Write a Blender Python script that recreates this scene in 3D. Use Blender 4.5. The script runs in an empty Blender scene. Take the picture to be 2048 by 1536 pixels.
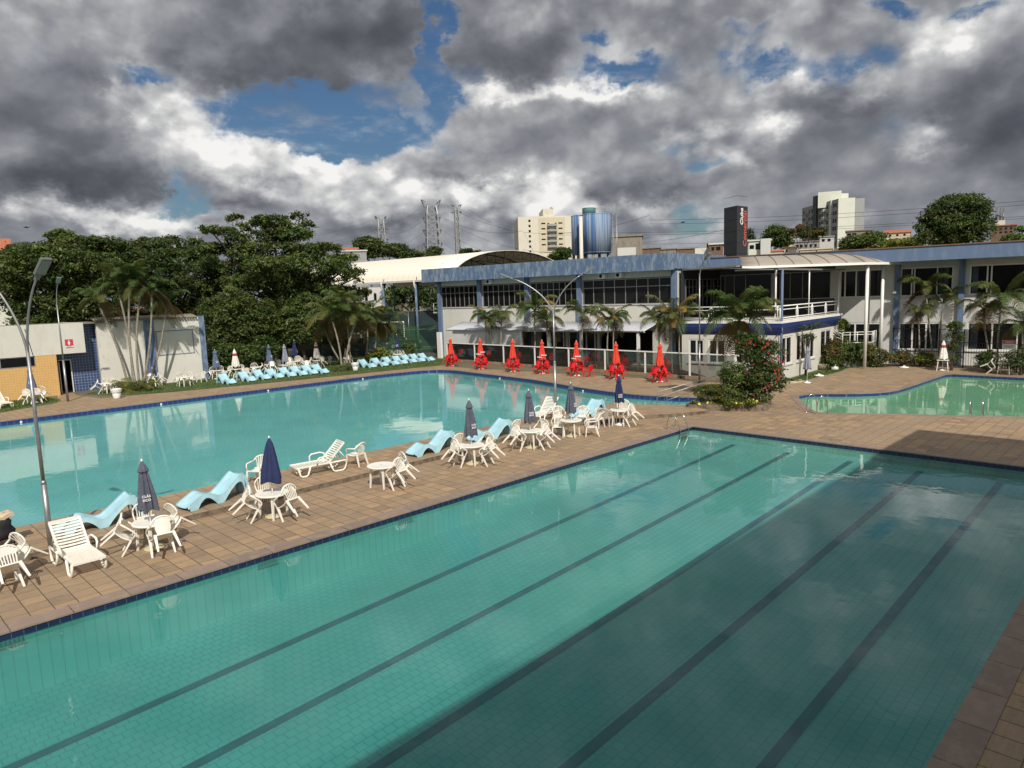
import bpy, bmesh, math, random
import numpy as np
from mathutils import Vector, Matrix
from mathutils.geometry import tessellate_polygon
rnd = random.Random(7)
S = bpy.context.scene
COL = S.collection
PI = math.pi
# ------------------------------------------------------------------ camera
FPX, PITCH, ROLL, YAW, HC = 1398.7, .12762, -.0333, .78324, 6.0   # focal length in pixels of a 2048 wide frame; camera 6 m above the deck
_L = Matrix(((math.sin(YAW), math.cos(YAW), 0), (-math.cos(YAW), math.sin(YAW), 0), (0, 0, 1)))
_cp, _sp, _cr, _sr = math.cos(PITCH), math.sin(PITCH), math.cos(ROLL), math.sin(ROLL)
_f = Vector((0, _cp, -_sp)); _u = Vector((0, _sp, _cp)); _r = Vector((1, 0, 0))
FW = _L @ _f; RT = _L @ (_cr*_r + _sr*_u); UP = _L @ (-_sr*_r + _cr*_u)
cam = bpy.data.cameras.new('camera'); cam.sensor_width = 36; cam.lens = FPX/2048*36
cam.clip_start = .1; cam.clip_end = 6000
co = bpy.data.objects.new('camera', cam); COL.objects.link(co)
co.matrix_world = Matrix.Translation((0, 0, HC)) @ Matrix((RT, UP, -FW)).transposed().to_4x4()
S.camera = co
def ray(px, py): return FW + RT*((px-1024)/FPX) - UP*((py-768)/FPX)
def g(px, py, z=0):                     # point of the level z seen at a pixel of the photograph
    d = ray(px, py); t = (z-HC)/d.z; return Vector((d.x*t, d.y*t, z))
def at(px, py, D):                      # point at horizontal distance D
    d = ray(px, py); t = D/math.hypot(d.x, d.y); return Vector((d.x*t, d.y*t, HC+d.z*t))
# ------------------------------------------------------------------ sky, sun
SUN_EL = math.radians(43); SH = Vector((.545, .839, 0)).normalized()     # SH: the way shadows fall
w = bpy.data.worlds.new('World'); S.world = w; w.use_nodes = True
nt = w.node_tree; N = nt.nodes; LK = nt.links
for n in list(N): N.remove(n)
class G:                                 # tiny node-math wrapper
    def __init__(s, nt): s.N = nt.nodes; s.L = nt.links
    def put(s, sock, v):
        if hasattr(v, 'links'): s.L.new(v, sock)
        else: sock.default_value = v
    def m(s, op, a, b=0., c=0., clamp=False):
        n = s.N.new('ShaderNodeMath'); n.operation = op; n.use_clamp = clamp
        s.put(n.inputs[0], a); s.put(n.inputs[1], b); s.put(n.inputs[2], c); return n.outputs[0]
    def v(s, op, a, b=(0, 0, 0), sc=None):
        n = s.N.new('ShaderNodeVectorMath'); n.operation = op
        s.put(n.inputs[0], a); s.put(n.inputs[1], b)
        if sc is not None: s.put(n.inputs['Scale'], sc)
        return n.outputs['Value'] if op in ('DOT_PRODUCT', 'LENGTH') else n.outputs[0]
    def comb(s, x, y, z):
        n = s.N.new('ShaderNodeCombineXYZ'); [s.put(n.inputs[i], q) for i, q in enumerate((x, y, z))]; return n.outputs[0]
    def sep(s, a):
        n = s.N.new('ShaderNodeSeparateXYZ'); s.put(n.inputs[0], a); return n.outputs
    def noise(s, vec, scale, detail=4, rough=.5, dist=0., lac=2.):
        n = s.N.new('ShaderNodeTexNoise'); s.put(n.inputs['Vector'], vec); n.inputs['Scale'].default_value = scale
        n.inputs['Detail'].default_value = detail; n.inputs['Roughness'].default_value = rough
        n.inputs['Distortion'].default_value = dist; n.inputs['Lacunarity'].default_value = lac; return n.outputs
    def ramp(s, fac, stops, interp='LINEAR'):
        n = s.N.new('ShaderNodeValToRGB'); s.put(n.inputs[0], fac); e = n.color_ramp.elements; n.color_ramp.interpolation = interp
        while len(e) > len(stops): e.remove(e[-1])
        while len(e) < len(stops): e.new(.5)
        for q, (p, c) in zip(e, stops): q.position = p; q.color = (*c, 1) if len(c) == 3 else c
        return n.outputs[0]
    def mix(s, f, a, b, mode='MIX'):
        n = s.N.new('ShaderNodeMix'); n.data_type = 'RGBA'; n.blend_type = mode
        s.put(n.inputs[0], f); s.put(n.inputs[6], (*a, 1) if isinstance(a, tuple) and len(a) == 3 else a)
        s.put(n.inputs[7], (*b, 1) if isinstance(b, tuple) and len(b) == 3 else b); return n.outputs[2]
    def mr(s, x, a, b, c=0., d=1., smooth=True):
        n = s.N.new('ShaderNodeMapRange'); n.interpolation_type = 'SMOOTHSTEP' if smooth else 'LINEAR'
        for i, q in enumerate((x, a, b, c, d)): s.put(n.inputs[i], q)
        return n.outputs[0]
W = G(nt)
sky = N.new('ShaderNodeTexSky'); sky.sky_type = 'NISHITA'; sky.sun_disc = False
sky.sun_elevation = SUN_EL; sky.sun_rotation = math.atan2(-SH.x, -SH.y) % (2*PI)
sky.air_density = 1.6; sky.dust_density = .4; sky.ozone_density = 3
tc = N.new('ShaderNodeTexCoord'); D = tc.outputs['Generated']
# az / el of the view direction, in units of photo pixels around the camera heading
X3 = W.sep(D)
fx, fy = math.sin(0), 0
hd = Vector((FW.x, FW.y, 0)).normalized(); hr = Vector((hd.y, -hd.x, 0))
az = W.m('ARCTAN2', W.v('DOT_PRODUCT', D, tuple(hr)), W.v('DOT_PRODUCT', D, tuple(hd)))
el = W.m('ARCSINE', X3[2])
def ae(px, py):
    d = ray(px, py).normalized(); return math.atan2(d.dot(hr), d.dot(hd)), math.asin(d.z)
# clouds get smaller and flatter towards the horizon
sc = W.m('DIVIDE', 1., W.m('ADD', W.m('MAXIMUM', el, 0.), .13))
P = W.comb(W.m('MULTIPLY', az, 2.3), W.m('MULTIPLY', W.m('ADD', W.m('MULTIPLY', el, 1.05), W.m('MULTIPLY', W.m('MULTIPLY', el, sc), .13)), 2.6), W.m('MULTIPLY', W.m('COSINE', az), .4))
wn = W.noise(P, 2.6, 2, .5)
Pw = W.v('ADD', P, W.v('SCALE', W.v('SUBTRACT', wn[1], (.5, .5, .5)), sc=.10))
def fb(vec, s1, det, rg): return W.noise(vec, s1, det, rg)[0]
OFF = (-.035, .075, 0)
n1 = fb(Pw, 2.5, 8, .47); n1b = fb(W.v('ADD', Pw, OFF), 2.5, 5, .47)     # the same clouds a little sunwards: gives them lit and shaded sides
vo = W.N.new('ShaderNodeTexVoronoi'); vo.feature = 'SMOOTH_F1'; W.put(vo.inputs['Vector'], W.v('ADD', Pw, W.v('SCALE', W.v('SUBTRACT', W.noise(P, 9., 3, .6)[1], (.5, .5, .5)), sc=.16))); vo.inputs['Scale'].default_value = 7.; vo.inputs['Smoothness'].default_value = .6
vo.normalize = False
puff = W.m('SUBTRACT', .42, vo.outputs['Distance'])                     # cauliflower lobes
vo2 = W.N.new('ShaderNodeTexVoronoi'); vo2.feature = 'SMOOTH_F1'; W.put(vo2.inputs['Vector'], W.v('ADD', Pw, W.v('SCALE', W.v('SUBTRACT', W.noise(P, 16., 4, .6)[1], (.5, .5, .5)), sc=.07))); vo2.inputs['Scale'].default_value = 17.; vo2.inputs['Smoothness'].default_value = .5; vo2.normalize = False
puff2 = W.m('SUBTRACT', .42, vo2.outputs['Distance'])
puff = W.m('ADD', W.m('MULTIPLY', puff, .9), W.m('MULTIPLY', puff2, .42))
n2 = fb(Pw, 8., 7, .6)
dw = W.v('SUBTRACT', wn[1], (.5, .5, .5)); dws = W.sep(dw)
nz = W.sep(W.v('SUBTRACT', W.noise(P, 7., 6, .62)[1], (.5, .5, .5)))
azw = W.m('ADD', az, W.m('ADD', W.m('MULTIPLY', dws[0], .05), W.m('MULTIPLY', nz[0], .13))); elw = W.m('ADD', el, W.m('ADD', W.m('MULTIPLY', dws[1], .03), W.m('MULTIPLY', nz[1], .075)))
AE = W.comb(azw, elw, 0.)
def blobs(L):
    tot = 0.
    for px, py, sx, sy, a in L:
        a0, e0 = ae(px, py); n = W.N.new('ShaderNodeVectorMath'); n.operation = 'MULTIPLY_ADD'; W.put(n.inputs[0], AE)
        n.inputs[1].default_value = (FPX/sx, FPX/sy, 0); n.inputs[2].default_value = (-a0*FPX/sx, -e0*FPX/sy, 0)
        tot = W.m('MULTIPLY_ADD', W.m('POWER', .36788, W.v('DOT_PRODUCT', n.outputs[0], n.outputs[0])), a, tot)
    return tot
holes = blobs([(560,200,150,40,1.1),(730,235,170,42,1.3),(650,275,130,30,1),(780,160,70,25,.6),(870,110,26,90,1.1),(905,155,60,35,.6),(295,135,60,18,1),(860,290,90,26,.9),
 (1240,150,90,32,1.25),(1185,82,40,18,.7),(1560,115,110,30,1.1),(1640,150,80,25,.8),(1500,60,70,16,.6),(1765,20,60,16,.8),(1975,10,60,20,.9),(360,405,34,52,1.2),(290,428,40,14,.8),
 (1420,440,90,26,.7),(1330,300,40,16,.5),(1420,318,50,14,.5),(560,240,160,40,.5),(-300,200,200,100,1),(2500,150,300,120,1)])
lum = blobs([(620,80,270,80,-.60),(520,165,170,34,-.42),(820,70,130,60,-.32),(90,165,170,60,-.42),(130,270,190,55,-.42),(60,380,140,40,-.5),(250,370,150,38,-.4),(1010,130,110,55,-.42),(40,60,90,50,.12),
 (1100,300,120,38,-.22),(1010,340,90,26,-.35),(520,412,120,20,-.5),(1980,190,160,75,-.5),(1990,290,150,60,-.35),(1300,385,110,20,-.4),(1750,400,330,90,-.26),(1700,210,60,22,-.3),
 (330,215,80,62,.75),(430,255,75,40,.55),(250,160,40,30,.55),(480,350,95,28,.85),(620,300,80,26,.45),(560,330,60,30,.5),(700,335,90,22,.45),(940,190,55,28,.6),(1000,185,55,16,.8),(1150,180,120,15,1.0),(1230,190,90,18,.45),
 (930,380,150,24,.85),(650,400,120,26,.5),(800,440,120,30,.4),(1040,440,80,40,.5),(550,300,140,40,.35),(1180,430,60,30,.5),(1110,350,60,38,.6),(1090,400,110,30,.45),(150,430,90,22,.85),(260,440,70,22,.75),(360,460,70,18,.65),(1900,55,80,35,.55),(1600,170,110,16,.35),(1830,272,52,24,.7),(1400,270,70,18,.55),
 (1460,315,70,20,.5),(1730,185,40,16,.5),(1330,435,60,35,.6),(1560,250,50,16,.6),(150,20,160,40,.18),(1450,190,90,30,.1),(1000,20,200,40,.08)])
cov = W.m('SUBTRACT', W.m('ADD', W.m('ADD', .50, W.m('MULTIPLY', puff, .5)), W.m('MULTIPLY', W.m('SUBTRACT', n1, .5), 2.3)), W.m('SUBTRACT', W.m('MULTIPLY', holes, 1.0), .52))
mask = W.mr(cov, -.05, .55)
veil = W.m('MULTIPLY', W.mr(W.noise(W.v('MULTIPLY', Pw, (1, 2.2, 1)), 5., 7, .62)[0], .44, .78), .62)
mask = W.m('MAXIMUM', mask, veil)
rel = W.m('MULTIPLY', W.m('SUBTRACT', n1, n1b), 1.65)
fill_glow = W.mr(W.v('DOT_PRODUCT', D, (-SH.x*math.cos(SUN_EL), -SH.y*math.cos(SUN_EL), math.sin(SUN_EL))), -.1, .95, 0., .30)      # clouds on the sun's side brightened, added to lift the shadows
bil = W.m('ADD', W.m('MULTIPLY', W.m('SUBTRACT', n2, .5), .11), W.m('MULTIPLY', puff, W.mr(lum, -.25, .35, .14, .95)))
edge = W.m('MULTIPLY', W.m('SUBTRACT', 1., W.mr(cov, .1, 1.0)), .16)
L_ = W.m('ADD', W.m('ADD', W.m('ADD', .46, W.m('MULTIPLY', lum, .62)), W.m('ADD', rel, fill_glow)), W.m('ADD', bil, edge))
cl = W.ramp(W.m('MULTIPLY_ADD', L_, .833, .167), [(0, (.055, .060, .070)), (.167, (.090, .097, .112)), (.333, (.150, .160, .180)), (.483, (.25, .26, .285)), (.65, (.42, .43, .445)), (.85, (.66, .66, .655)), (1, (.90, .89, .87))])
haze = W.mr(el, .0, .14, .28, 0.)
cl = W.mix(haze, cl, (.25, .285, .33))
bl = W.mix(1., sky.outputs[0], (.44, .60, .84), 'MULTIPLY')
bg1 = N.new('ShaderNodeBackground'); LK.new(bl, bg1.inputs[0]); bg1.inputs[1].default_value = .062
bg2 = N.new('ShaderNodeBackground'); LK.new(cl, bg2.inputs[0]); bg2.inputs[1].default_value = 1.
mx = N.new('ShaderNodeMixShader'); LK.new(mask, mx.inputs[0]); LK.new(bg1.outputs[0], mx.inputs[1]); LK.new(bg2.outputs[0], mx.inputs[2])
wo = N.new('ShaderNodeOutputWorld'); LK.new(mx.outputs[0], wo.inputs[0])
w.cycles.sampling_method = 'MANUAL'; w.cycles.sample_map_resolution = 512
sl = bpy.data.lights.new('sun', 'SUN'); sl.energy = 4.3; sl.angle = math.radians(.6); sl.color = (1, .93, .82)
so = bpy.data.objects.new('sun', sl); COL.objects.link(so)
so.rotation_euler = Vector((SH.x*math.cos(SUN_EL), SH.y*math.cos(SUN_EL), -math.sin(SUN_EL))).to_track_quat('-Z', 'Y').to_euler()
S.view_settings.view_transform = 'Standard'; S.view_settings.look = 'None'; S.view_settings.exposure = .02; S.view_settings.gamma = 1
S.cycles.max_bounces = 6; S.cycles.transparent_max_bounces = 14; S.cycles.caustics_reflective = False; S.cycles.caustics_refractive = False
# ------------------------------------------------------------------ materials
def mat(name, col, rough=.6, var=.0, vs=3., metal=0., spec=.5, bump=0., bs=30., build=None, obj=True, dirt=None):
    m = bpy.data.materials.new(name); m.use_nodes = True; q = G(m.node_tree); b = m.node_tree.nodes['Principled BSDF']
    tcn = q.N.new('ShaderNodeTexCoord'); geo = q.N.new('ShaderNodeNewGeometry')
    vec = tcn.outputs['Object'] if obj else geo.outputs['Position']
    c = (*col, 1)
    if build: c = build(q, vec, b)
    elif var or dirt:
        n = q.noise(vec, vs, 5, .6)[0]
        c = q.mix(q.mr(n, .25, .75), tuple(x*(1-var) for x in col), tuple(min(1, x*(1+var)) for x in col))
        if dirt: c = q.mix(q.mr(q.noise(vec, dirt[2], 6, .65, .6)[0], dirt[3], dirt[3]+.2), c, dirt[0]) if dirt[1] >= 1 else q.mix(q.m('MULTIPLY', q.mr(q.noise(vec, dirt[2], 6, .65, .6)[0], dirt[3], dirt[3]+.2), dirt[1]), c, dirt[0])
    q.put(b.inputs['Base Color'], c); b.inputs['Roughness'].default_value = rough; b.inputs['Metallic'].default_value = metal
    b.inputs['Specular IOR Level'].default_value = spec
    if bump:
        bn = q.N.new('ShaderNodeBump'); bn.inputs['Strength'].default_value = bump; bn.inputs['Distance'].default_value = .02
        q.L.new(q.noise(vec, bs, 4, .6)[0], bn.inputs['Height']); q.L.new(bn.outputs[0], b.inputs['Normal'])
    return m
def brick(q, vec, c1, c2, mortar, bw, rh, msz=.01, off=.0, freq=2, bias=0.):
    n = q.N.new('ShaderNodeTexBrick'); q.put(n.inputs['Vector'], vec); n.offset = off; n.offset_frequency = freq; n.squash = 1
    n.inputs['Scale'].default_value = 1; n.inputs['Color1'].default_value = (*c1, 1); n.inputs['Color2'].default_value = (*c2, 1); n.inputs['Mortar'].default_value = (*mortar, 1)
    n.inputs['Brick Width'].default_value = bw; n.inputs['Row Height'].default_value = rh; n.inputs['Mortar Size'].default_value = msz
    n.inputs['Mortar Smooth'].default_value = .15; n.inputs['Bias'].default_value = bias; return n.outputs
def b_deck(ang):
    def f(q, vec, b):
        mp = q.N.new('ShaderNodeMapping'); q.put(mp.inputs[0], vec); mp.inputs['Rotation'].default_value = (0, 0, ang)
        v2 = mp.outputs[0]
        o = brick(q, v2, (.39, .258, .145), (.20, .143, .098), (.09, .065, .05), .42, .42, .009, 0)
        n = q.noise(v2, .5, 5, .6)[0]; n2 = q.noise(v2, 7, 5, .7)[0]
        st = q.noise(q.v('MULTIPLY', v2, (2.2, 16, 1)), 1.4, 4, .6)[0]
        c = q.mix(q.mr(n, .35, .7), o[0], (.285, .21, .138))
        c = q.mix(q.m('MULTIPLY', q.mr(st, .4, .75), .45), c, (.44, .32, .19))
        c = q.mix(q.m('MULTIPLY', q.mr(n2, .5, .8), .5), c, (.13, .09, .065))
        c = q.mix(q.m('MULTIPLY', q.mr(q.noise(v2, 1.1, 6, .7)[0], .60, .68), .45), c, (.12, .09, .07)); c = q.mix(q.m('MULTIPLY', q.mr(q.noise(q.v('ADD', v2, (9, 3, 0)), 2.3, 5, .7)[0], .66, .72), .5), c, (.50, .42, .34))
        c = q.mix(q.m('MULTIPLY', q.mr(q.noise(v2, .17, 4, .6)[0], .52, .66), .45), c, (.215, .162, .118))
        xs_ = q.sep(v2)[0]; jt = q.m('LESS_THAN', q.m('ABSOLUTE', q.m('SUBTRACT', q.m('FRACT', q.m('ADD', q.m('DIVIDE', xs_, .42), .5)), .5)), .022)
        c = q.mix(q.m('MULTIPLY', o[1], .8), c, (.09, .062, .046)); c = q.mix(q.m('MULTIPLY', jt, .65), c, (.055, .040, .032))
        bn = q.N.new('ShaderNodeBump'); bn.inputs['Strength'].default_value = .5; bn.inputs['Distance'].default_value = .01
        q.L.new(q.m('SUBTRACT', q.m('MULTIPLY', n2, .4), o[1]), bn.inputs['Height']); q.L.new(bn.outputs[0], b.inputs['Normal'])
        return c
    return f
M = {}
M['deck'] = mat('paving', (.3, .2, .1), .75, build=b_deck(0), obj=False)
M['deck2'] = mat('paving_turned', (.3, .2, .1), .75, build=b_deck(.9), obj=False)
def b_cop(q, vec, b):
    o = brick(q, vec, (.25, .185, .15), (.19, .145, .12), (.08, .06, .05), 1.05, 50, .012)
    c = q.mix(q.m('MULTIPLY', q.mr(q.noise(vec, 3, 6, .7)[0], .42, .7), .6), o[0], (.34, .255, .20))
    c = q.mix(q.m('MULTIPLY', q.mr(q.noise(q.v('MULTIPLY', vec, (1, 4, 1)), 1.3, 6, .75)[0], .66, .72), .7), c, (.62, .58, .55))
    return c
M['coping'] = mat('coping_stone', (.3, .2, .1), .7, build=b_cop, obj=False)
M['earth'] = mat('far_ground', (.12, .11, .07), .95, .35, .02, obj=False)
def b_grass(q, vec, b):
    n = q.noise(vec, .8, 4, .6)[0]; n2 = q.noise(vec, 25, 3, .7)[0]
    c = q.mix(q.mr(n, .35, .7), (.045, .085, .018), (.095, .13, .032))
    return q.mix(q.m('MULTIPLY', q.mr(n2, .5, .75), .6), c, (.15, .17, .05))
M['grass'] = mat('lawn', (.05, .09, .02), .9, build=b_grass, bump=1., bs=60, obj=False)
def b_pool(a, b2, gr, tw, th, off=.5):
    def f(q, vec, b):
        o = brick(q, vec, a, b2, gr, tw, th, .012, off)
        n = q.noise(vec, .35, 5, .6)[0]
        c = q.mix(q.m('MULTIPLY', q.mr(n, .35, .75), .45), o[0], tuple(x*.62 for x in a))
        return q.mix(q.m('MULTIPLY', q.mr(q.noise(vec, .16, 4, .6)[0], .48, .7), .4), c, (a[0]*1.1, a[1]*1.0, a[2]*.80))
    return f
M['poolA'] = mat('lap_pool_floor', (.1, .4, .3), .5, build=b_pool((.74, .76, .72), (.70, .73, .69), (.50, .56, .52), .2, .2), obj=False)
M['poolB'] = mat('leisure_pool_floor', (.1, .4, .3), .5, build=b_pool((.28, .71, .73), (.265, .68, .70), (.20, .56, .58), .25, .25), obj=False)
M['poolC'] = mat('childrens_pool_floor', (.1, .4, .3), .5, build=b_pool((.36, .62, .42), (.34, .60, .41), (.28, .52, .36), .25, .25), obj=False)
def wallmap(fn):
    def f(q, vec, b):
        s = q.sep(vec); return fn(q, q.comb(q.m('ADD', s[0], s[1]), s[2], 0.), b)
    return f
def b_wall(a):
    def f(q, v2, b):
        o = brick(q, v2, a, tuple(x*.95 for x in a), tuple(x*.78 for x in a), .2, 40, .012, 0)
        z = q.sep(v2)[1]
        top = q.mr(z, -.6, -.15); st = q.mr(q.noise(q.v('MULTIPLY', v2, (1, .35, 1)), 1.2, 5, .65)[0], .4, .62)
        return q.mix(q.m('MULTIPLY', q.m('MULTIPLY', top, st), .5), o[0], (.30, .42, .24))
    return wallmap(f)
M['wallA'] = mat('lap_pool_wall', (.1, .4, .3), .5, build=b_wall((.82, .82, .76)), obj=False)
M['wallB'] = mat('leisure_pool_wall', (.1, .4, .3), .5, build=b_wall((.30, .68, .65)), obj=False)
M['wallC'] = mat('childrens_pool_wall', (.1, .4, .3), .5, build=b_wall((.40, .68, .50)), obj=False)
M['navy'] = mat('navy_waterline_tile', (0, 0, 0), .25, build=wallmap(lambda q, v2, b: brick(q, v2, (.010, .018, .055), (.014, .026, .08), (.09, .10, .12), .2, .4, .006, 0)[0]), obj=False)
M['navyB'] = mat('blue_waterline_tile', (0, 0, 0), .25, build=wallmap(lambda q, v2, b: brick(q, v2, (.012, .03, .15), (.018, .04, .18), (.12, .15, .22), .3, .4, .010, 0)[0]), obj=False)
M['lane'] = mat('lane_line_tile', (.17, .19, .24), .5, .25, 2, obj=False)
def water(name, tint, rip, sc_, big, milk=(.4, .6, .5), mk=.10, k=None, depth=None):
    m = bpy.data.materials.new(name); m.use_nodes = True; q = G(m.node_tree)
    for n in list(q.N): q.N.remove(n)
    geo = q.N.new('ShaderNodeNewGeometry'); v = geo.outputs['Position']
    patch = q.mr(q.noise(v, .12, 3, .5)[0], .35, .65, .25, 1.)
    h = q.m('ADD', q.m('MULTIPLY', q.noise(v, sc_, 3, .5, .3)[0], q.m('MULTIPLY', patch, rip)), q.m('MULTIPLY', q.noise(v, .9, 2, .5)[0], big))
    bn = q.N.new('ShaderNodeBump'); bn.inputs['Strength'].default_value = 1; bn.inputs['Distance'].default_value = 1; q.L.new(h, bn.inputs['Height'])
    fr = q.N.new('ShaderNodeFresnel'); fr.inputs[0].default_value = 1.333; q.L.new(bn.outputs[0], fr.inputs[1])
    tr = q.N.new('ShaderNodeBsdfTransparent'); tr.inputs[0].default_value = (*tint, 1)
    if k:                                # Beer-Lambert: light loses colour with the length of its refracted path down to the floor
        cz = q.m('ABSOLUTE', q.sep(geo.outputs['Incoming'])[2]); cr_ = q.m('SQRT', q.m('SUBTRACT', 1., q.m('DIVIDE', q.m('SUBTRACT', 1., q.m('MULTIPLY', cz, cz)), 1.777)))
        dep = q.m('MULTIPLY_ADD', q.m('SUBTRACT', depth[2], q.sep(v)[0]), depth[1], depth[0]); path = q.m('DIVIDE', dep, cr_)
        q.L.new(q.comb(*[q.m('POWER', math.exp(-c), path) for c in k]), tr.inputs[0])
    gl = q.N.new('ShaderNodeBsdfGlossy'); gl.inputs['Roughness'].default_value = .0; q.L.new(bn.outputs[0], gl.inputs['Normal'])
    gl.inputs[0].default_value = (1, 1, 1, 1)
    df = q.N.new('ShaderNodeBsdfDiffuse'); df.inputs[0].default_value = (*milk, 1); m0 = q.N.new('ShaderNodeMixShader'); m0.inputs[0].default_value = mk     # slightly milky water
    q.L.new(tr.outputs[0], m0.inputs[1]); q.L.new(df.outputs[0], m0.inputs[2])
    mx = q.N.new('ShaderNodeMixShader'); q.L.new(fr.outputs[0], mx.inputs[0]); q.L.new(m0.outputs[0], mx.inputs[1]); q.L.new(gl.outputs[0], mx.inputs[2])
    o = q.N.new('ShaderNodeOutputMaterial'); q.L.new(mx.outputs[0], o.inputs[0]); return m
M['waterA'] = water('lap_pool_water', (.97, .98, .98), .0020, 4., .0055, (.20, .46, .45), .10, (.38, .118, .122), (1.5, .06, 26.9))
M['waterB'] = water('leisure_pool_water', (.80, .955, .95), .0026, 5., .0060, (.36, .64, .68), .09)
M['waterC'] = water('childrens_pool_water', (.74, .93, .86), .0009, 5., .002)
M['white'] = mat('white_plastic', (.80, .77, .70), .42, .05, 6, dirt=((.42, .38, .31), .45, 9., .56))
M['whitep'] = mat('white_paint', (.78, .78, .76), .5, .04, 3)
M['greyplastic'] = mat('grey_plastic', (.44, .40, .36), .5, .1, 6)  # plain grey plastic, darker than the white chairs
M['red'] = mat('red_plastic', (.62, .012, .018), .38, .12, 5)
M['logo'] = mat('white_print', (.78, .78, .80), .7)
M['logo_red'] = mat('red_print', (.62, .03, .03), .7)
def cloth(name, c, c2=None):
    return mat(name, c, .8, .16, 7, bump=.6, bs=14, dirt=(c2, .6, 5., .5) if c2 else None)
M['navycloth'] = cloth('navy_canvas', (.012, .022, .085)); M['greycloth'] = cloth('faded_grey_blue_canvas', (.085, .095, .135), (.13, .14, .18))
M['bluecloth'] = cloth('faded_blue_canvas', (.09, .125, .22), (.16, .19, .27)); M['redcloth'] = cloth('orange_red_canvas', (.62, .045, .022), (.70, .10, .05))
M['silvercloth'] = cloth('pale_grey_canvas', (.22, .24, .30), (.30, .32, .36))
def b_promo(q, vec, b):
    z = q.sep(vec)[2]
    n = q.noise(q.v('MULTIPLY', vec, (5, 5, 2.5)), 1.2, 2, .5)[0]
    c = q.mix(q.mr(n, .64, .68, 0, 1), (.72, .70, .66), (.66, .46, .14))
    r = q.m('MULTIPLY', q.m('GREATER_THAN', z, 1.86), q.m('LESS_THAN', z, 2.08))
    return q.mix(r, c, (.35, .03, .05))
M['promocloth'] = mat('white_red_yellow_canvas', (1, 1, 1), .8, build=b_promo)
M['steel'] = mat('galvanised_steel', (.33, .34, .35), .42, .15, 4, metal=.75)
M['chrome'] = mat('stainless_tube', (.55, .55, .54), .2, metal=1.)
M['lampgrey'] = mat('lamp_housing', (.16, .18, .18), .5, metal=.3); M['lens'] = mat('lamp_lens', (.22, .27, .26), .2)
M['lightblue'] = mat('pale_blue_fibreglass', (.36, .60, .70), .35, .1, 3, dirt=((.52, .68, .72), .5, 4., .5))
M['beige'] = mat('beige_concrete_base', (.52, .46, .30), .85, .15, 8)
M['black'] = mat('black_cloth', (.012, .012, .014), .8, .3, 10)
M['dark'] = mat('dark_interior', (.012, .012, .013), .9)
M['darkglass'] = mat('window_glass', (.008, .009, .010), .08, spec=.22)
M['alu'] = mat('grey_aluminium_frame', (.30, .29, .28), .45, metal=.4)
M['wframe'] = mat('white_window_frame', (.70, .69, .66), .5)
def stained(name, col, drip, amt, hz=.4, lo=.45):
    def f(q, vec, b):
        n = q.noise(q.v('MULTIPLY', vec, (2.2, 2.2, hz)), 1.6, 6, .65)[0]; n2 = q.noise(vec, .45, 5, .6)[0]; n3 = q.noise(vec, 9, 4, .6)[0]
        c = q.mix(q.m('MULTIPLY', q.mr(n2, .35, .75), .3), col, tuple(x*.8 for x in col))
        c = q.mix(q.m('MULTIPLY', q.mr(n, lo, lo+.25), amt), c, drip)
        return q.mix(q.m('MULTIPLY', q.mr(n3, .55, .8), .15), c, drip)
    return mat(name, col, .85, build=f)
M['plaster'] = stained('white_plaster', (.60, .59, .54), (.36, .34, .30), .22, .8)
M['plasterB'] = stained('pale_grey_plaster', (.55, .55, .54), (.38, .37, .36), .22)
M['oldwhite'] = stained('weathered_white_plaster', (.62, .61, .56), (.28, .26, .22), .35, .9, .52)
M['fascia'] = stained('peeling_blue_paint', (.09, .145, .25), (.28, .34, .40), .75, .8, .42)
M['fascia2'] = stained('blue_paint', (.105, .155, .265), (.17, .225, .32), .5, .6, .45)
M['pillar'] = stained('blue_pillar_paint', (.105, .16, .27), (.27, .32, .38), .6, .3, .45)
M['royal'] = mat('royal_blue_paint', (.020, .042, .19), .4, .15, 1.5)
M['tank'] = stained('rust_streaked_blue_steel', (.07, .16, .36), (.40, .47, .53), .9, .04, .40)
M['tank2'] = mat('teal_tank', (.10, .22, .22), .6, .2, 2)
M['tileblue'] = mat('small_blue_tile', (0, 0, 0), .25, build=wallmap(lambda q, v2, b: brick(q, v2, (.03, .06, .17), (.045, .085, .22), (.22, .25, .30), .2, .2, .016, 0)[0]), obj=True)
M['tileorange'] = mat('ochre_tile', (0, 0, 0), .4, build=wallmap(lambda q, v2, b: brick(q, v2, (.60, .36, .13), (.56, .33, .115), (.66, .48, .26), .17, .17, .010, 0)[0]), obj=True)
M['rooftile'] = mat('clay_roof_tile', (.36, .12, .06), .85, .3, 3)
M['metalroof'] = mat('white_sheet_roof', (.0, .0, .0), .5, build=lambda q, vec, b: q.mix(q.mr(q.sep(q.v('SCALE', q.v('FRACTION', q.v('MULTIPLY', vec, (1.1, 0, 0))), sc=1.))[0], .9, .96), (.80, .74, .64), (.62, .57, .49)))
M['awning'] = mat('white_corrugated_sheet', (.50, .52, .57), .5, .08, 2)
M['canopy'] = mat('beige_canopy_sheet', (.34, .30, .25), .5, .12, .6)
M['charcoal'] = mat('charcoal_and_recess_shade', (.030, .033, .038), .5, .1, .5)  # also carries the painted shade of the balcony recess
M['beigebld'] = stained('cream_render', (.62, .59, .50), (.42, .40, .33), .3)
M['whitebld'] = stained('off_white_render', (.62, .64, .56), (.45, .46, .40), .3)
M['greybld'] = stained('grey_render', (.30, .31, .31), (.18, .18, .18), .4)
M['brownbld'] = stained('raw_brick_render', (.16, .10, .07), (.08, .06, .05), .5)
M['yellowbld'] = stained('pale_yellow_render', (.56, .51, .38), (.4, .35, .25), .4)
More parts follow.
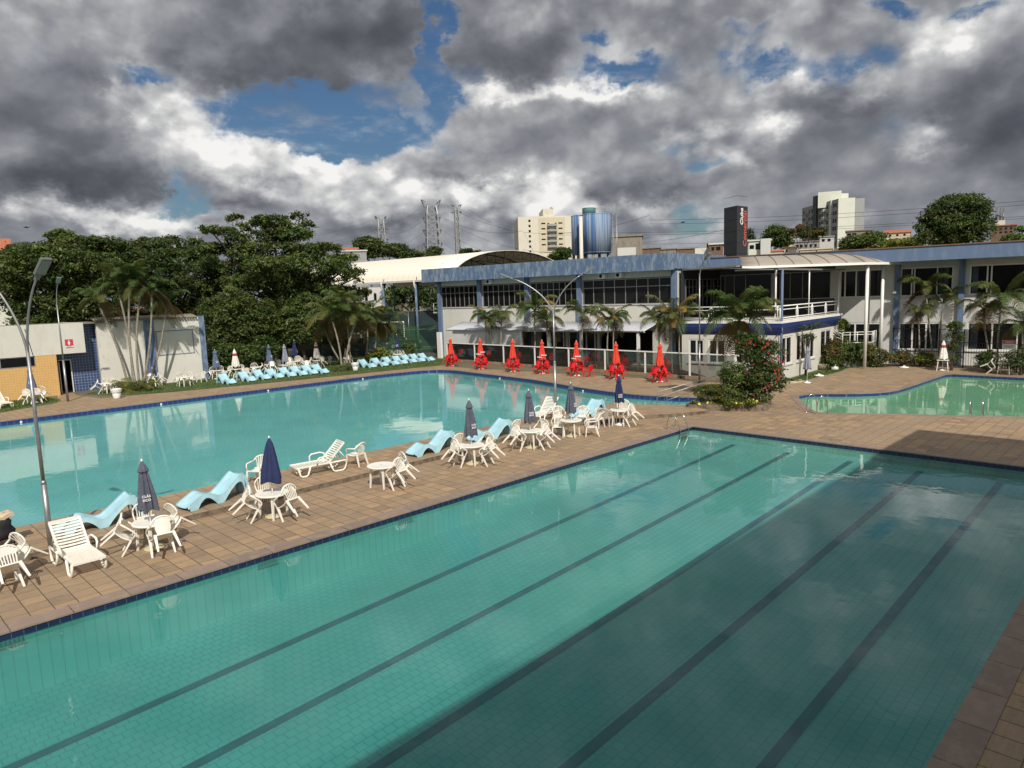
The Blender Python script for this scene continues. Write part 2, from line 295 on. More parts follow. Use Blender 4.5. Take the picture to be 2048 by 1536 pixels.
M['conc'] = stained('bare_concrete', (.24, .21, .17), (.10, .09, .07), .6)
M['stepconc'] = stained('mossy_concrete_edge', (.20, .155, .11), (.05, .042, .032), .8, 2., .4)
M['bark'] = mat('bark', (.10, .075, .055), .95, .4, 6, bump=1, bs=20)
def b_palmtrunk(q, vec, b):
    z = q.sep(vec)[2]
    r = q.m('FRACT', q.m('MULTIPLY', z, 6.5)); n = q.noise(vec, 6, 4, .6)[0]
    c = q.mix(q.mr(n, .3, .7), (.19, .165, .13), (.33, .30, .25))
    return q.mix(q.mr(r, .0, .22, .75, 0), c, (.07, .06, .045))
M['palmtrunk'] = mat('ringed_palm_trunk', (.2, .2, .1), .9, build=b_palmtrunk)
def leaf(name, c, tr=.3, rough=.5):
    m = mat(name, c, rough, .25, 1.2); q = G(m.node_tree); b = m.node_tree.nodes['Principled BSDF']; b.inputs['Specular IOR Level'].default_value = .3
    t = q.N.new('ShaderNodeBsdfTranslucent'); t.inputs[0].default_value = (c[0]*1.3, c[1]*1.5, c[2]*.8, 1)
    mx = q.N.new('ShaderNodeMixShader'); mx.inputs[0].default_value = tr; o = q.N['Material Output']
    q.L.new(b.outputs[0], mx.inputs[1]); q.L.new(t.outputs[0], mx.inputs[2]); q.L.new(mx.outputs[0], o.inputs[0]); return m
M['leafA'] = leaf('deep_green_leaf', (.042, .070, .018)); M['leafB'] = leaf('mid_green_leaf', (.080, .120, .028)); M['leafC'] = leaf('light_green_leaf', (.12, .16, .042))
M['leafD'] = leaf('olive_leaf', (.075, .085, .028)); M['leafY'] = leaf('yellow_green_leaf', (.20, .20, .03)); M['leafR'] = leaf('brown_leaf', (.17, .095, .035))
M['palmA'] = leaf('palm_green_leaf', (.062, .098, .026)); M['palmB'] = leaf('palm_olive_leaf', (.105, .115, .035)); M['palmC'] = leaf('palm_yellow_leaf', (.24, .16, .045)); M['palmD'] = leaf('dry_palm_leaf', (.17, .11, .06))
M['flower'] = mat('red_flower_petal', (.38, .035, .045), .6, .3, 9); M['flowerY'] = mat('yellow_flower_petal', (.75, .68, .2), .6)
M['rubber'] = mat('tyre_rubber', (.012, .012, .012), .8); M['silver'] = mat('silver_car_paint', (.50, .52, .53), .3, metal=.5); M['darkcar'] = mat('dark_car_paint', (.02, .022, .025), .25)
M['greenwire'] = mat('green_wire', (.02, .09, .035), .6); M['blackiron'] = mat('black_iron', (.012, .012, .014), .5)
M['net'] = mat('dark_shade_cloth', (.018, .024, .026), .9, .3, 3); M['asphalt'] = mat('asphalt', (.055, .055, .053), .9, .25, 2, obj=False)
M['skin'] = mat('skin', (.20, .11, .075), .6); M['hair'] = mat('dark_hair', (.02, .015, .012), .8)
M['signred'] = mat('sign_red', (.55, .035, .06), .5); M['signwhite'] = mat('sign_white', (.78, .76, .73), .5); M['textdark'] = mat('dark_print', (.06, .05, .05), .6)
M['curtain'] = mat('faded_blue_curtain', (.045, .065, .075), .9, .3, 3)
M['bag'] = mat('white_bin_bag', (.62, .63, .64), .4, .1, 12, bump=1., bs=9)
M['brass'] = mat('worn_straw', (.50, .41, .29), .9, .25, 25)
def b_glassp():
    m = bpy.data.materials.new('clear_panel_glass'); m.use_nodes = True; q = G(m.node_tree)
    for n in list(q.N): q.N.remove(n)
    tr = q.N.new('ShaderNodeBsdfTransparent'); tr.inputs[0].default_value = (.70, .72, .70, 1)
    gl = q.N.new('ShaderNodeBsdfGlossy'); gl.inputs['Roughness'].default_value = .03
    df = q.N.new('ShaderNodeBsdfDiffuse'); df.inputs[0].default_value = (.3, .32, .3, 1)
    fr = q.N.new('ShaderNodeFresnel'); fr.inputs[0].default_value = 1.5
    m0 = q.N.new('ShaderNodeMixShader'); m0.inputs[0].default_value = .06; q.L.new(tr.outputs[0], m0.inputs[1]); q.L.new(df.outputs[0], m0.inputs[2])
    mx = q.N.new('ShaderNodeMixShader'); q.L.new(fr.outputs[0], mx.inputs[0]); q.L.new(m0.outputs[0], mx.inputs[1]); q.L.new(gl.outputs[0], mx.inputs[2])
    o = q.N.new('ShaderNodeOutputMaterial'); q.L.new(mx.outputs[0], o.inputs[0]); return m
M['panelglass'] = b_glassp()
def b_mesh(c, den, sc):                                # see-through netting: holes between wires
    m = bpy.data.materials.new('wire_netting'); m.use_nodes = True; q = G(m.node_tree); b = m.node_tree.nodes['Principled BSDF']
    b.inputs['Base Color'].default_value = (*c, 1); t = q.N.new('ShaderNodeTexCoord'); s = q.sep(t.outputs['Object'])
    u = q.m('ABSOLUTE', q.m('SUBTRACT', q.m('FRACT', q.m('MULTIPLY', q.m('ADD', q.m('ADD', s[0], s[1]), s[2]), sc)), .5))
    v = q.m('ABSOLUTE', q.m('SUBTRACT', q.m('FRACT', q.m('MULTIPLY', q.m('SUBTRACT', q.m('ADD', s[0], s[1]), s[2]), sc)), .5))
    k = q.m('LESS_THAN', q.m('MINIMUM', u, v), den)
    tr = q.N.new('ShaderNodeBsdfTransparent'); mx = q.N.new('ShaderNodeMixShader'); q.L.new(k, mx.inputs[0]); q.L.new(tr.outputs[0], mx.inputs[1]); q.L.new(b.outputs[0], mx.inputs[2])
    q.L.new(mx.outputs[0], q.N['Material Output'].inputs[0]); return m
M['chain'] = b_mesh((.02, .10, .035), .09, 5.); M['shade'] = b_mesh((.012, .03, .035), .36, 6.)
# ------------------------------------------------------------------ mesh building
class MB:
    def __init__(s): s.v = []; s.f = []; s.mi = []; s.sm = []; s.cur = 0; s.smooth = False
    def face(s, idx): s.f.append(idx); s.mi.append(s.cur); s.sm.append(s.smooth)
    def poly(s, pts):
        n = len(s.v); s.v += [tuple(p) for p in pts]; s.face(list(range(n, n+len(pts)))); return s
    def box(s, a, b, mtx=None):
        x0, y0, z0 = a; x1, y1, z1 = b
        P = [(x0,y0,z0),(x1,y0,z0),(x1,y1,z0),(x0,y1,z0),(x0,y0,z1),(x1,y0,z1),(x1,y1,z1),(x0,y1,z1)]
        if mtx: P = [tuple(mtx @ Vector(p)) for p in P]
        n = len(s.v); s.v += P
        for q in ((3,2,1,0),(4,5,6,7),(0,1,5,4),(1,2,6,5),(2,3,7,6),(3,0,4,7)): s.face([n+i for i in q])
        return s
    def bar(s, a, b, w, h, w2=None, h2=None, up=(0, 0, 1)):       # tapered rectangular bar from a to b
        a = Vector(a); b = Vector(b); d = (b-a).normalized(); u = Vector(up)
        if abs(d.dot(u)) > .95: u = Vector((0, 1, 0))
        x = d.cross(u).normalized(); y = x.cross(d).normalized(); w2 = w2 or w; h2 = h2 or h; n = len(s.v)
        for p, ww, hh in ((a, w, h), (b, w2, h2)):
            for sx, sy in ((-1,-1),(1,-1),(1,1),(-1,1)): s.v.append(tuple(p+x*sx*ww/2+y*sy*hh/2))
        for q in ((3,2,1,0),(4,5,6,7),(0,1,5,4),(1,2,6,5),(2,3,7,6),(3,0,4,7)): s.face([n+i for i in q])
        return s
    def tube(s, pts, r, seg=8, cap=True, flat=1.):
        pts = [Vector(p) for p in pts]; n0 = len(s.v); k = len(pts); sm = s.smooth; s.smooth = True
        prev = None
        for i, p in enumerate(pts):
            d = (pts[min(i+1, k-1)]-pts[max(i-1, 0)]).normalized()
            if prev is None: prev = d.orthogonal().normalized() if abs(d.z) > .9 else Vector((0, 0, 1)).cross(d).normalized()
            x = (prev-d*prev.dot(d)).normalized(); prev = x; y = d.cross(x); rr = r[i] if isinstance(r, (list, tuple)) else r
            for j in range(seg):
                a = 2*PI*j/seg; s.v.append(tuple(p+x*math.cos(a)*rr+y*math.sin(a)*rr*flat))
        for i in range(k-1):
            for j in range(seg): s.face([n0+i*seg+j, n0+i*seg+(j+1) % seg, n0+(i+1)*seg+(j+1) % seg, n0+(i+1)*seg+j])
        if cap: s.face([n0+j for j in range(seg)][::-1]); s.face([n0+(k-1)*seg+j for j in range(seg)])
        s.smooth = sm; return s
    def lathe(s, prof, seg=24, c=(0, 0), fn=None, closed=True):
        n0 = len(s.v); sm = s.smooth; s.smooth = True
        for r, z in prof:
            for j in range(seg):
                a = 2*PI*j/seg; rr = r*(fn(a, z) if fn else 1); s.v.append((c[0]+rr*math.cos(a), c[1]+rr*math.sin(a), z))
        for i in range(len(prof)-1):
            for j in range(seg): s.face([n0+i*seg+j, n0+i*seg+(j+1) % seg, n0+(i+1)*seg+(j+1) % seg, n0+(i+1)*seg+j])
        if closed:
            s.face([n0+j for j in range(seg)][::-1]); s.face([n0+(len(prof)-1)*seg+j for j in range(seg)])
        s.smooth = sm; return s
    def grid(s, rows, thick=None):                    # rows of points -> sheet, thickened downwards
        n0 = len(s.v); a, b = len(rows), len(rows[0]); sm = s.smooth; s.smooth = True
        for r in rows: s.v += [tuple(p) for p in r]
        for i in range(a-1):
            for j in range(b-1): s.face([n0+i*b+j, n0+i*b+j+1, n0+(i+1)*b+j+1, n0+(i+1)*b+j])
        s.smooth = sm
        if thick:
            n1 = len(s.v)
            for r in rows: s.v += [(p[0], p[1], p[2]-thick) for p in r]
            for i in range(a-1):
                for j in range(b-1): s.face([n1+(i+1)*b+j, n1+(i+1)*b+j+1, n1+i*b+j+1, n1+i*b+j])
            rim = [i*b for i in range(a)]+[(a-1)*b+j for j in range(1, b)]+[i*b+b-1 for i in range(a-2, -1, -1)]+[j for j in range(b-2, 0, -1)]
            for i in range(len(rim)):
                p, q = rim[i], rim[(i+1) % len(rim)]; s.face([n0+p, n0+q, n1+q, n1+p])
        return s
    def build(s, name, mats, parent=None, loc=None, bevel=0):
        me = bpy.data.meshes.new(name); me.from_pydata(s.v, [], s.f)
        mats = mats if isinstance(mats, (list, tuple)) else [mats]
        for m_ in mats: me.materials.append(M[m_] if isinstance(m_, str) else m_)
        me.polygons.foreach_set('material_index', s.mi); me.polygons.foreach_set('use_smooth', s.sm); me.update()
        o = bpy.data.objects.new(name, me); COL.objects.link(o)
        if parent: o.parent = parent
        if loc is not None: o.location = loc
        if bevel:
            bv = o.modifiers.new('bevel', 'BEVEL'); bv.width = bevel; bv.segments = 2; bv.limit_method = 'ANGLE'
        return o
def tag(o, label=None, cat=None, group=None, kind=None):
    if label: o['label'] = label
    if cat: o['category'] = cat
    if group: o['group'] = group
    if kind: o['kind'] = kind
    return o
def empty(name, loc=(0, 0, 0), rz=0.): 
    o = bpy.data.objects.new(name, None); COL.objects.link(o); o.location = loc; o.rotation_euler = (0, 0, rz); o.empty_display_size = .3; return o
def thing(name, label, cat, loc=(0, 0, 0), rz=0., group=None): return tag(empty(name, loc, rz), label, cat, group)
def dup(o, parent=None):
    c = o.copy(); COL.objects.link(c)
    if parent: c.parent = parent
    for ch in o.children: dup(ch, c)
    return c
def place(proto, used, loc, rot, label, group=None, cat=None):
    o = proto if not used.get(proto.name) else dup(proto)
    used[proto.name] = 1; o.location = loc; o.rotation_euler = rot
    tag(o, label, cat, group); return o
USED = {}
def text(s_, size, mtx, m_, parent, name='lettering', ext=.004, bold=False):
    cu = bpy.data.curves.new(name, 'FONT'); cu.body = s_; cu.size = size; cu.extrude = ext; cu.align_x = 'CENTER'; cu.align_y = 'CENTER'
    if bold: cu.offset = size*.022
    cu.resolution_u = 3; o = bpy.data.objects.new(name, cu); COL.objects.link(o)
    dg = bpy.context.evaluated_depsgraph_get(); me = bpy.data.meshes.new_from_object(o.evaluated_get(dg)); bpy.data.objects.remove(o)
    me.materials.clear(); me.materials.append(M[m_]); o = bpy.data.objects.new(name, me); COL.objects.link(o); o.parent = parent; o.matrix_local = mtx; return o
# ------------------------------------------------------------------ ground, pools
def spline(P, k=5):
    out = []
    for i in range(len(P)-1):
        a = Vector((*P[max(i-1, 0)], 0)); b = Vector((*P[i], 0)); c = Vector((*P[i+1], 0)); d = Vector((*P[min(i+2, len(P)-1)], 0))
        for j in range(k):
            t = j/k; q = .5*((2*b)+(c-a)*t+(2*a-5*b+4*c-d)*t*t+(3*b-a-3*c+d)*t**3); out.append((q.x, q.y))
    out.append(P[-1]); return out
nearP = [(-14, 15.7), (-14, 2.08), (26.88, 2.08), (26.88, 15.7)]
PN = spline([(24.5, 22.66), (26.3, 22.63), (27.8, 22.5), (28.8, 22.0), (29.5, 21.1), (30.3, 19.57), (31.0, 18.4), (32.2, 17.7), (33.6, 18.1), (34.25, 19.5), (33.8, 21.2), (33.45, 23.6), (34.2, 28), (35.5, 32.8), (36.1, 36.2), (36.5, 39.7), (36.9, 43.1), (36.75, 44.6), (36.0, 45.6), (34.2, 46.2), (31.5, 46.6)])
poolB = [(-16, 22.66)]+PN+[(-16, 46.75)]
poolC = spline([(33.15, 12.5), (33.6, 13.2), (36.9, 15.2), (37.9, 15.45), (38.8, 15.05), (40.0, 13.3), (41.3, 12.25), (43.0, 11.9), (47, 11.75), (50.4, 11.62), (51.2, 11.4), (51.35, 10.6), (51.2, 4), (51.0, -6)], 4)+[(36.7, -6), (36.67, 5.33), (34.0, 10.9)]
def flat(name, outer, holes, z, m_, kind='structure', label=None, parent=None):
    polys = [[Vector((*p, 0)) for p in q] for q in [outer]+holes]
    tri = tessellate_polygon(polys); vs = [(p.x, p.y, z) for q in polys for p in q]
    mb = MB(); mb.v = vs
    for t in tri:
        a, b, c = (Vector(vs[i]) for i in t)
        if (b-a).cross(c-a).z < 0: t = (t[0], t[2], t[1])
        mb.face(list(t))
    o = mb.build(name, m_, parent)
    if kind: tag(o, kind=kind)
    return o
def offset(P, d):
    out = []; n = len(P); A = sum(P[i][0]*P[(i+1) % n][1]-P[(i+1) % n][0]*P[i][1] for i in range(n)); sg = 1 if A > 0 else -1
    for i in range(n):
        a = Vector((P[i-1][0], P[i-1][1])); b = Vector((P[i][0], P[i][1])); c = Vector((P[(i+1) % n][0], P[(i+1) % n][1]))
        e1 = (b-a).normalized(); e2 = (c-b).normalized(); n1 = Vector((e1.y, -e1.x)); n2 = Vector((e2.y, -e2.x)); q = n1+n2
        q = q/max(.3, q.dot(n1)) if q.length > 1e-4 else n1
        out.append((b.x+sg*q.x*d, b.y+sg*q.y*d))
    return out
HOLES = [nearP, poolB, poolC]
flat('ground', [(-2500, -2500), (2500, -2500), (2500, 2500), (-2500, 2500)], HOLES, -.012, 'earth')
deckO = [(-30, -3), (60, -3), (60, 8), (56.6, 16.6), (54.6, 19.2), (43, 18.6), (40.5, 21), (38.6, 45), (39.5, 47.5), (24.9, 49.5), (18, 50.9), (13.5, 52.2), (12.9, 56), (13.3, 58), (12.2, 58), (11.7, 55.6), (11.0, 52.6), (8, 50.9), (3, 50.2), (-30, 49.9)]
flat('pool_deck', deckO, HOLES, 0, 'deck')
flat('paving_border', [(27.6, 15.9), (27.6, -3), (36.3, -3), (36.2, 5.2), (32.7, 12.2), (31.6, 14.5), (29.3, 16.0)], [], .004, 'deck')
# turned paving beyond the children's pool
flat('turned_paving', [(34.2, 14.3), (36.7, 15.9), (38.3, 16.2), (39.6, 15.3), (41.2, 12.9), (42.5, 12.5), (51.4, 12.2), (52.1, 11), (52.0, 8), (54, 8), (55.2, 15.5), (52.8, 17.9), (44, 17.3), (36.5, 18.6), (33, 16.6)], [], .004, 'deck2')
def rim(name, P, z0, z1, m_, closed=True, parent=None, gap=None):
    mb = MB(); n = len(P)
    for i in range(n if closed else n-1):
        a, b = P[i], P[(i+1) % n]; mb.poly([(a[0], a[1], z1), (b[0], b[1], z1), (b[0], b[1], z0), (a[0], a[1], z0)])
    return tag(mb.build(name, m_, parent), kind='structure')
def coping(name, P, z, wd, th, m_='coping'):
    I, O = offset(P, -.03), offset(P, wd); mb = MB(); n = len(P)
    for i in range(n):
        j = (i+1) % n
        mb.poly([(*I[i], z), (*I[j], z), (*O[j], z), (*O[i], z)]); mb.poly([(*I[j], z), (*I[i], z), (*I[i], z-th), (*I[j], z-th)]); mb.poly([(*O[i], z), (*O[j], z), (*O[j], z-.03), (*O[i], z-.03)])
        mb.poly([(*I[i], z-th), (*I[j], z-th), (*P[j], z-th), (*P[i], z-th)])
    return tag(mb.build(name, m_), kind='structure')
def zA(x, y): return -.40-.038*(26.88-x)-(15.7-y)*(.005+.0009*(26.88-x))
mb = MB(); xs = np.linspace(-14, 26.88, 42); ys = np.linspace(2.08, 15.7, 15)
for i in range(41):
    for j in range(14): mb.poly([(x, y, zA(x, y)) for x, y in ((xs[i], ys[j]), (xs[i+1], ys[j]), (xs[i+1], ys[j+1]), (xs[i], ys[j+1]))])
tag(mb.build('lap_pool_floor', 'poolA'), kind='structure')
mb = MB()
for k in range(41):
    mb.poly([(xs[k], 15.7, 0), (xs[k+1], 15.7, 0), (xs[k+1], 15.7, zA(xs[k+1], 15.7)), (xs[k], 15.7, zA(xs[k], 15.7))])
    mb.poly([(xs[k], 2.08, 0), (xs[k+1], 2.08, 0), (xs[k+1], 2.08, zA(xs[k+1], 2.08)), (xs[k], 2.08, zA(xs[k], 2.08))])
for k in range(14): mb.poly([(26.88, ys[k], 0), (26.88, ys[k+1], 0), (26.88, ys[k+1], zA(26.88, ys[k+1])), (26.88, ys[k], zA(26.88, ys[k]))])
mb.poly([(-14, 2.08, 0), (-14, 15.7, 0), (-14, 15.7, -2.3), (-14, 2.08, -2.3)])
tag(mb.build('lap_pool_wall', 'wallA'), kind='structure')
mb = MB()
for k in range(5):
    y = 13.45-k*2.28
    for i in range(41):
        if xs[i+1] > 26.6: x1 = 26.3
        else: x1 = xs[i+1]
        mb.poly([(xs[i], y-.105, zA(xs[i], y)+.012), (x1, y-.105, zA(x1, y)+.012), (x1, y+.105, zA(x1, y)+.012), (xs[i], y+.105, zA(xs[i], y)+.012)])
tag(mb.build('lane_lines', 'lane'), kind='structure')
rim('navy_waterline', [(-13.9, 15.692), (-13.9, 2.09), (26.872, 2.09), (26.872, 15.692)], -.165, -.02, 'navy')
coping('lap_pool_coping', nearP, .012, .42, .035)
flat('lap_pool_water', nearP, [], -.14, 'waterA')
flat('leisure_pool_floor', poolB, [], -.62, 'poolB'); rim('leisure_pool_wall', poolB, -.62, .0, 'wallB')
rim('leisure_pool_waterline', offset(poolB, -.008), -.27, -.03, 'navyB'); flat('leisure_pool_water', offset(poolB, -.012), [], -.20, 'waterB')
coping('leisure_pool_coping', poolB, .010, .38, .035)
flat('childrens_pool_floor', poolC, [], -.48, 'poolC'); rim('childrens_pool_wall', poolC, -.48, 0, 'wallC')
rim('childrens_pool_waterline', offset(poolC, -.008), -.17, -.03, 'navyB'); flat('childrens_pool_water', offset(poolC, -.012), [], -.16, 'waterC')
coping('childrens_pool_coping', poolC, .010, .32, .035)
# raised strip between the two big pools
front = [(-16, 19.9), (15.8, 19.9), (19.2, 20.2), (22.2, 20.35), (24.0, 19.95), (25.6, 19.1), (27.4, 18.3), (28.8, 17.3), (30.2, 16.7)]
back = [p for p in reversed(PN[:30]) if p[0] < 31.05] + [(-16, 22.66)]
strip = spline(front[:1]+front[1:], 3)+back
mb = MB(); n = len(strip)
top = flat('raised_walkway', strip, [], .16, 'deck')
mb = MB()
for i in range(n):
    a, b = strip[i], strip[(i+1) % n]; mb.poly([(a[0], a[1], .157), (b[0], b[1], .157), (b[0], b[1], -.1), (a[0], a[1], -.1)])
tag(mb.build('walkway_kerb', 'stepconc'), kind='structure')
# lawns
for P_ in ([(-30, 50.0), (3, 50.3), (8, 51.0), (10.6, 52.2), (11.4, 53.2), (11.6, 54.6), (11.4, 56.9), (-30, 57.1)],
           [(13.6, 56.5), (13.9, 54.2), (15.3, 52.4), (18, 51.2), (24.9, 49.8), (38.9, 47.8), (41.5, 47.5), (44.5, 53), (44, 66), (20, 66), (22, 57.2), (15, 57)],
           [(43.2, 18.3), (44.2, 17.7), (50, 17.6), (51.5, 17.9), (53.3, 17.3), (55.3, 15.6), (56, 17.5), (53, 19.2), (43.2, 18.9)]):
    flat('lawn', P_, [], .010, 'grass')
def tufts(name, region, n, seed, hgt=.07):
    r = random.Random(seed); mb = MB()
    xs_ = [p[0] for p in region]; ys_ = [p[1] for p in region]
    def ins(x, y):
        c = False
        for i in range(len(region)):
            (x1, y1), (x2, y2) = region[i-1], region[i]
            if (y1 > y) != (y2 > y) and x < (x2-x1)*(y-y1)/(y2-y1)+x1: c = not c
        return c
    k = 0
    while k < n:
        x = r.uniform(min(xs_), max(xs_)); y = r.uniform(min(ys_), max(ys_))
        if not ins(x, y): continue
        k += 1; a = r.uniform(0, PI); h = hgt*r.uniform(.5, 1.4); wd = .03; dx, dy = math.cos(a)*wd, math.sin(a)*wd
        mb.cur = r.randrange(3); mb.poly([(x-dx, y-dy, 0), (x+dx, y+dy, 0), (x+r.uniform(-.05, .05), y+r.uniform(-.05, .05), h)])
    return tag(mb.build(name, ['leafB', 'leafA', 'leafC']), kind='stuff', label='short green grass blades on the lawns by the pools', cat='grass')
tufts('grass', [(4, 50.6), (8, 51.2), (11.3, 53.2), (11.4, 56.6), (4, 56.9)], 5000, 1)
tufts('grass', [(14.2, 56.2), (14.2, 54.2), (15.5, 52.5), (18, 51.4), (24.9, 50.0), (38.9, 48.0), (43, 50), (42, 60), (22, 57)], 16000, 2)
tufts('grass', [(43.4, 18.2), (44.3, 17.8), (50, 17.7), (51.5, 18.0), (53.3, 17.4), (55.1, 15.9), (55.5, 17.3), (53, 18.9), (43.5, 18.7)], 2500, 3)
# ------------------------------------------------------------------ furniture prototypes
def chair_proto(name, m_, solid=False):
    t = empty(name)
    mb = MB(); rows = []
    for i in range(6):
        y = .22-.42*i/5; z = .425-.03*math.sin(PI*i/5)+(.012 if i == 0 else 0); w_ = .245-.02*i/5
        rows.append([(w_*k/3, y, z-.012*(1-abs(k/3)**2)) for k in range(-3, 4)])
    mb.grid(rows, .018); mb.bar((-.24, .225, .41), (.24, .225, .41), .03, .035); mb.build('seat', m_, t)
    mb = MB(); A = []
    for k in range(-6, 7):
        a = k/6*1.45; A.append((.265*math.sin(a)/math.sin(1.45)*(1 if abs(k) < 6 else 1.02), -.20-.10*math.cos(a)*1.0, .63+.20*math.cos(a)))
    mb.tube(A, .018, 6, flat=1.5)
    ns = 7
    for k in range(ns):
        u = (k-(ns-1)/2)/((ns-1)/2); x0 = .155*u; x1 = .19*u; zt = .63+.20*math.cos(math.asin(min(1, abs(x1)/.27)))-.005
        if solid: continue
        mb.bar((x0, -.20, .415), (x0*1.08, -.235, .56), .024, .010, up=(0, 1, 0)); mb.bar((x0*1.08, -.235, .56), (x1, -.30+.09*abs(u)**2, zt), .024, .010, up=(0, 1, 0))
    if solid:
        rows = []
        for i in range(7):
            f = i/6; hw = .13+.05*math.sin(PI*f*.9); rows.append([(hw*k/3, -.20-.10*f+.03*(k/3)**2, .42+.38*f-(.05*f*(k/3)**2)) for k in range(-3, 4)])
        mb.grid(rows, .012)
    mb.bar((-.17, -.205, .415), (.17, -.205, .415), .03, .03); mb.build('backrest', m_, t)
    for sx in (-1, 1):
        mb = MB(); mb.tube([(sx*.27, -.205, .655), (sx*.285, -.05, .650), (sx*.285, .12, .640), (sx*.275, .19, .622), (sx*.262, .222, .58), (sx*.248, .228, .43)], .019, 6, flat=1.3); mb.build('armrest', m_, t)
    for sx in (-1, 1):
        MB().bar((sx*.235, .215, .43), (sx*.262, .262, 0), .062, .045, .040, .03).build('leg', m_, t)
        MB().bar((sx*.205, -.19, .43), (sx*.250, -.30, 0), .066, .045, .040, .03).build('leg', m_, t)
    return t
CH = {'w': chair_proto('plastic_chair', 'white'), 'g': chair_proto('plastic_chair', 'greyplastic', True), 's': chair_proto('plastic_chair', 'white', True), 'r': chair_proto('plastic_chair', 'red', True)}
def put_chair(kind, feet, face, tip, label, group):
    # feet: middle between the front feet; face: direction the sitter looks
    R = Matrix.Rotation(math.atan2(face.y, face.x)-PI/2, 3, 'Z') @ Matrix.Rotation(-tip, 3, 'X')
    loc = Vector(feet)-R @ Vector((0, .262, 0))
    if tip: loc.z += .012
    return place(CH[kind], USED, loc, R.to_euler(), label, group, 'chair')
def table_proto(name, m_, r=.46, square=False):
    t = empty(name)
    if square:
        mb = MB(); mb.box((-.35, -.35, .69), (.35, .35, .72)); mb.build('tabletop', m_, t, bevel=.02)
        for a in range(4):
            c, s_ = math.cos(PI/4+a*PI/2), math.sin(PI/4+a*PI/2); MB().bar((c*.36, s_*.36, .69), (c*.46, s_*.46, 0), .06, .05, .045, .035).build('leg', m_, t)
    else:
        mb = MB(); mb.lathe([(.03, .712), (r*.9, .712), (r-.01, .718), (r, .705), (r, .672), (r-.02, .668), (r-.03, .70), (.03, .70)], 40, closed=False); mb.build('tabletop', m_, t)
        for a in range(4):
            c, s_ = math.cos(PI/4+a*PI/2), math.sin(PI/4+a*PI/2); MB().bar((c*r*.70, s_*r*.70, .70), (c*r*.82, s_*r*.82, 0), .075, .05, .05, .035).build('leg', m_, t)
    return t
TB = {'w': table_proto('round_table', 'white'), 'r': table_proto('square_table', 'red', square=True), 'sq': table_proto('square_table', 'white', square=True)}
def umb_proto(m_, r0=.20, low=1.15, top=2.45, base='beige', fold=8, amp=.22, letters=None, band=None, seed=0, cap2=True):
    t = empty('closed_parasol'); rr = random.Random(seed)
    MB().tube([(0, 0, .04), (0, 0, top)], .019, 10).build('pole', 'whitep', t)
    mb = MB(); mb.lathe([(.25, .0), (.26, .05), (.12, .085), (.05, .11), (.035, .16)], 20); mb.build('base', base, t)
    ph = rr.uniform(0, 6)
    fn = lambda a, z: 1+amp*math.cos(fold*a+ph)+.08*math.cos(3*a+z*2+ph)
    prof = [(r0*.78, low+.03), (r0, low), (r0*1.02, low+.03), (r0*.93, low+.3), (r0*.78, low+.55), (r0*.62, low+.80), (r0*.42, top-.28), (r0*.28, top-.15), (.025, top-.03)]
    mb = MB(); mb.lathe(prof, 64, fn=fn)
    for i, v in enumerate(mb.v):                      # a wavy lower hem
        if v[2] < low+.04: a = math.atan2(v[1], v[0]); mb.v[i] = (v[0], v[1], v[2]+.05*math.cos(fold/2*a+ph))
    cn = mb.build('canopy', m_, t)
    if cap2:
        mb = MB(); mb.lathe([(r0*.60, top-.30), (r0*.58, top-.27), (r0*.34, top-.13), (.02, top-.02)], 48, fn=lambda a, z: 1+.16*math.cos(fold*a+ph)); mb.build('top_flap', m_, cn)
    mb = MB(); mb.lathe([(.024, top-.04), (.026, top), (.018, top+.035), (.005, top+.045)], 12); mb.build('finial', 'whitep', t)
    if letters:
        for (s_, ang, z, size, col) in letters:
            rad = r0*1.22*(1-.42*(z-low)/(top-low)); mtx = Matrix.Rotation(ang, 4, 'Z') @ Matrix.Translation((rad, 0, z)) @ Matrix.Rotation(PI/2, 4, 'Z') @ Matrix.Rotation(PI/2-.10, 4, 'X')
            text(s_, size, mtx, col, cn, bold=True)
    return t
cA = math.atan2(-FW.y, -FW.x)            # towards the camera
def lt(a, s1='CLÁS', s2='SICO'): return [(s1, cA+a, 1.52, .088, 'logo'), (s2, cA+a, 1.42, .088, 'logo')]
UM = {
 'navy': umb_proto('navycloth', .285, 1.10, seed=1, amp=.10, fold=6, cap2=False),
 'grey': umb_proto('greycloth', .21, 1.10, seed=2, letters=lt(.45)),
 'blue': umb_proto('navycloth', .19, 1.15, seed=3, letters=lt(.1), base='whitep'),
 'fblue': umb_proto('bluecloth', .27, .98, 2.5, seed=4, amp=.16, letters=lt(.35), base='whitep'),
 'silver': umb_proto('silvercloth', .25, 1.0, 2.5, seed=5, amp=.16, base='whitep'),
 'promo': umb_proto('promocloth', .31, .95, 2.45, seed=6, amp=.10, fold=8, base='whitep', cap2=False),
 'red': umb_proto('redcloth', .255, 1.08, 2.58, seed=7, amp=.13, base='whitep'),
 'red2': umb_proto('redcloth', .255, 1.08, 2.58, seed=8, amp=.13, letters=[('Brahma', cA+.5, 1.45, .15, 'logo'), ('Brahma', cA-.7, 1.3, .15, 'logo')], base='whitep'),
}
def put_umb(kind, p, lean, label, group, s=1., rz=0.):
    o = place(UM[kind], USED, Vector((p.x, p.y, p.z)), (lean[0], lean[1], rz), label, group, 'parasol'); o.scale = (s, s, s); return o
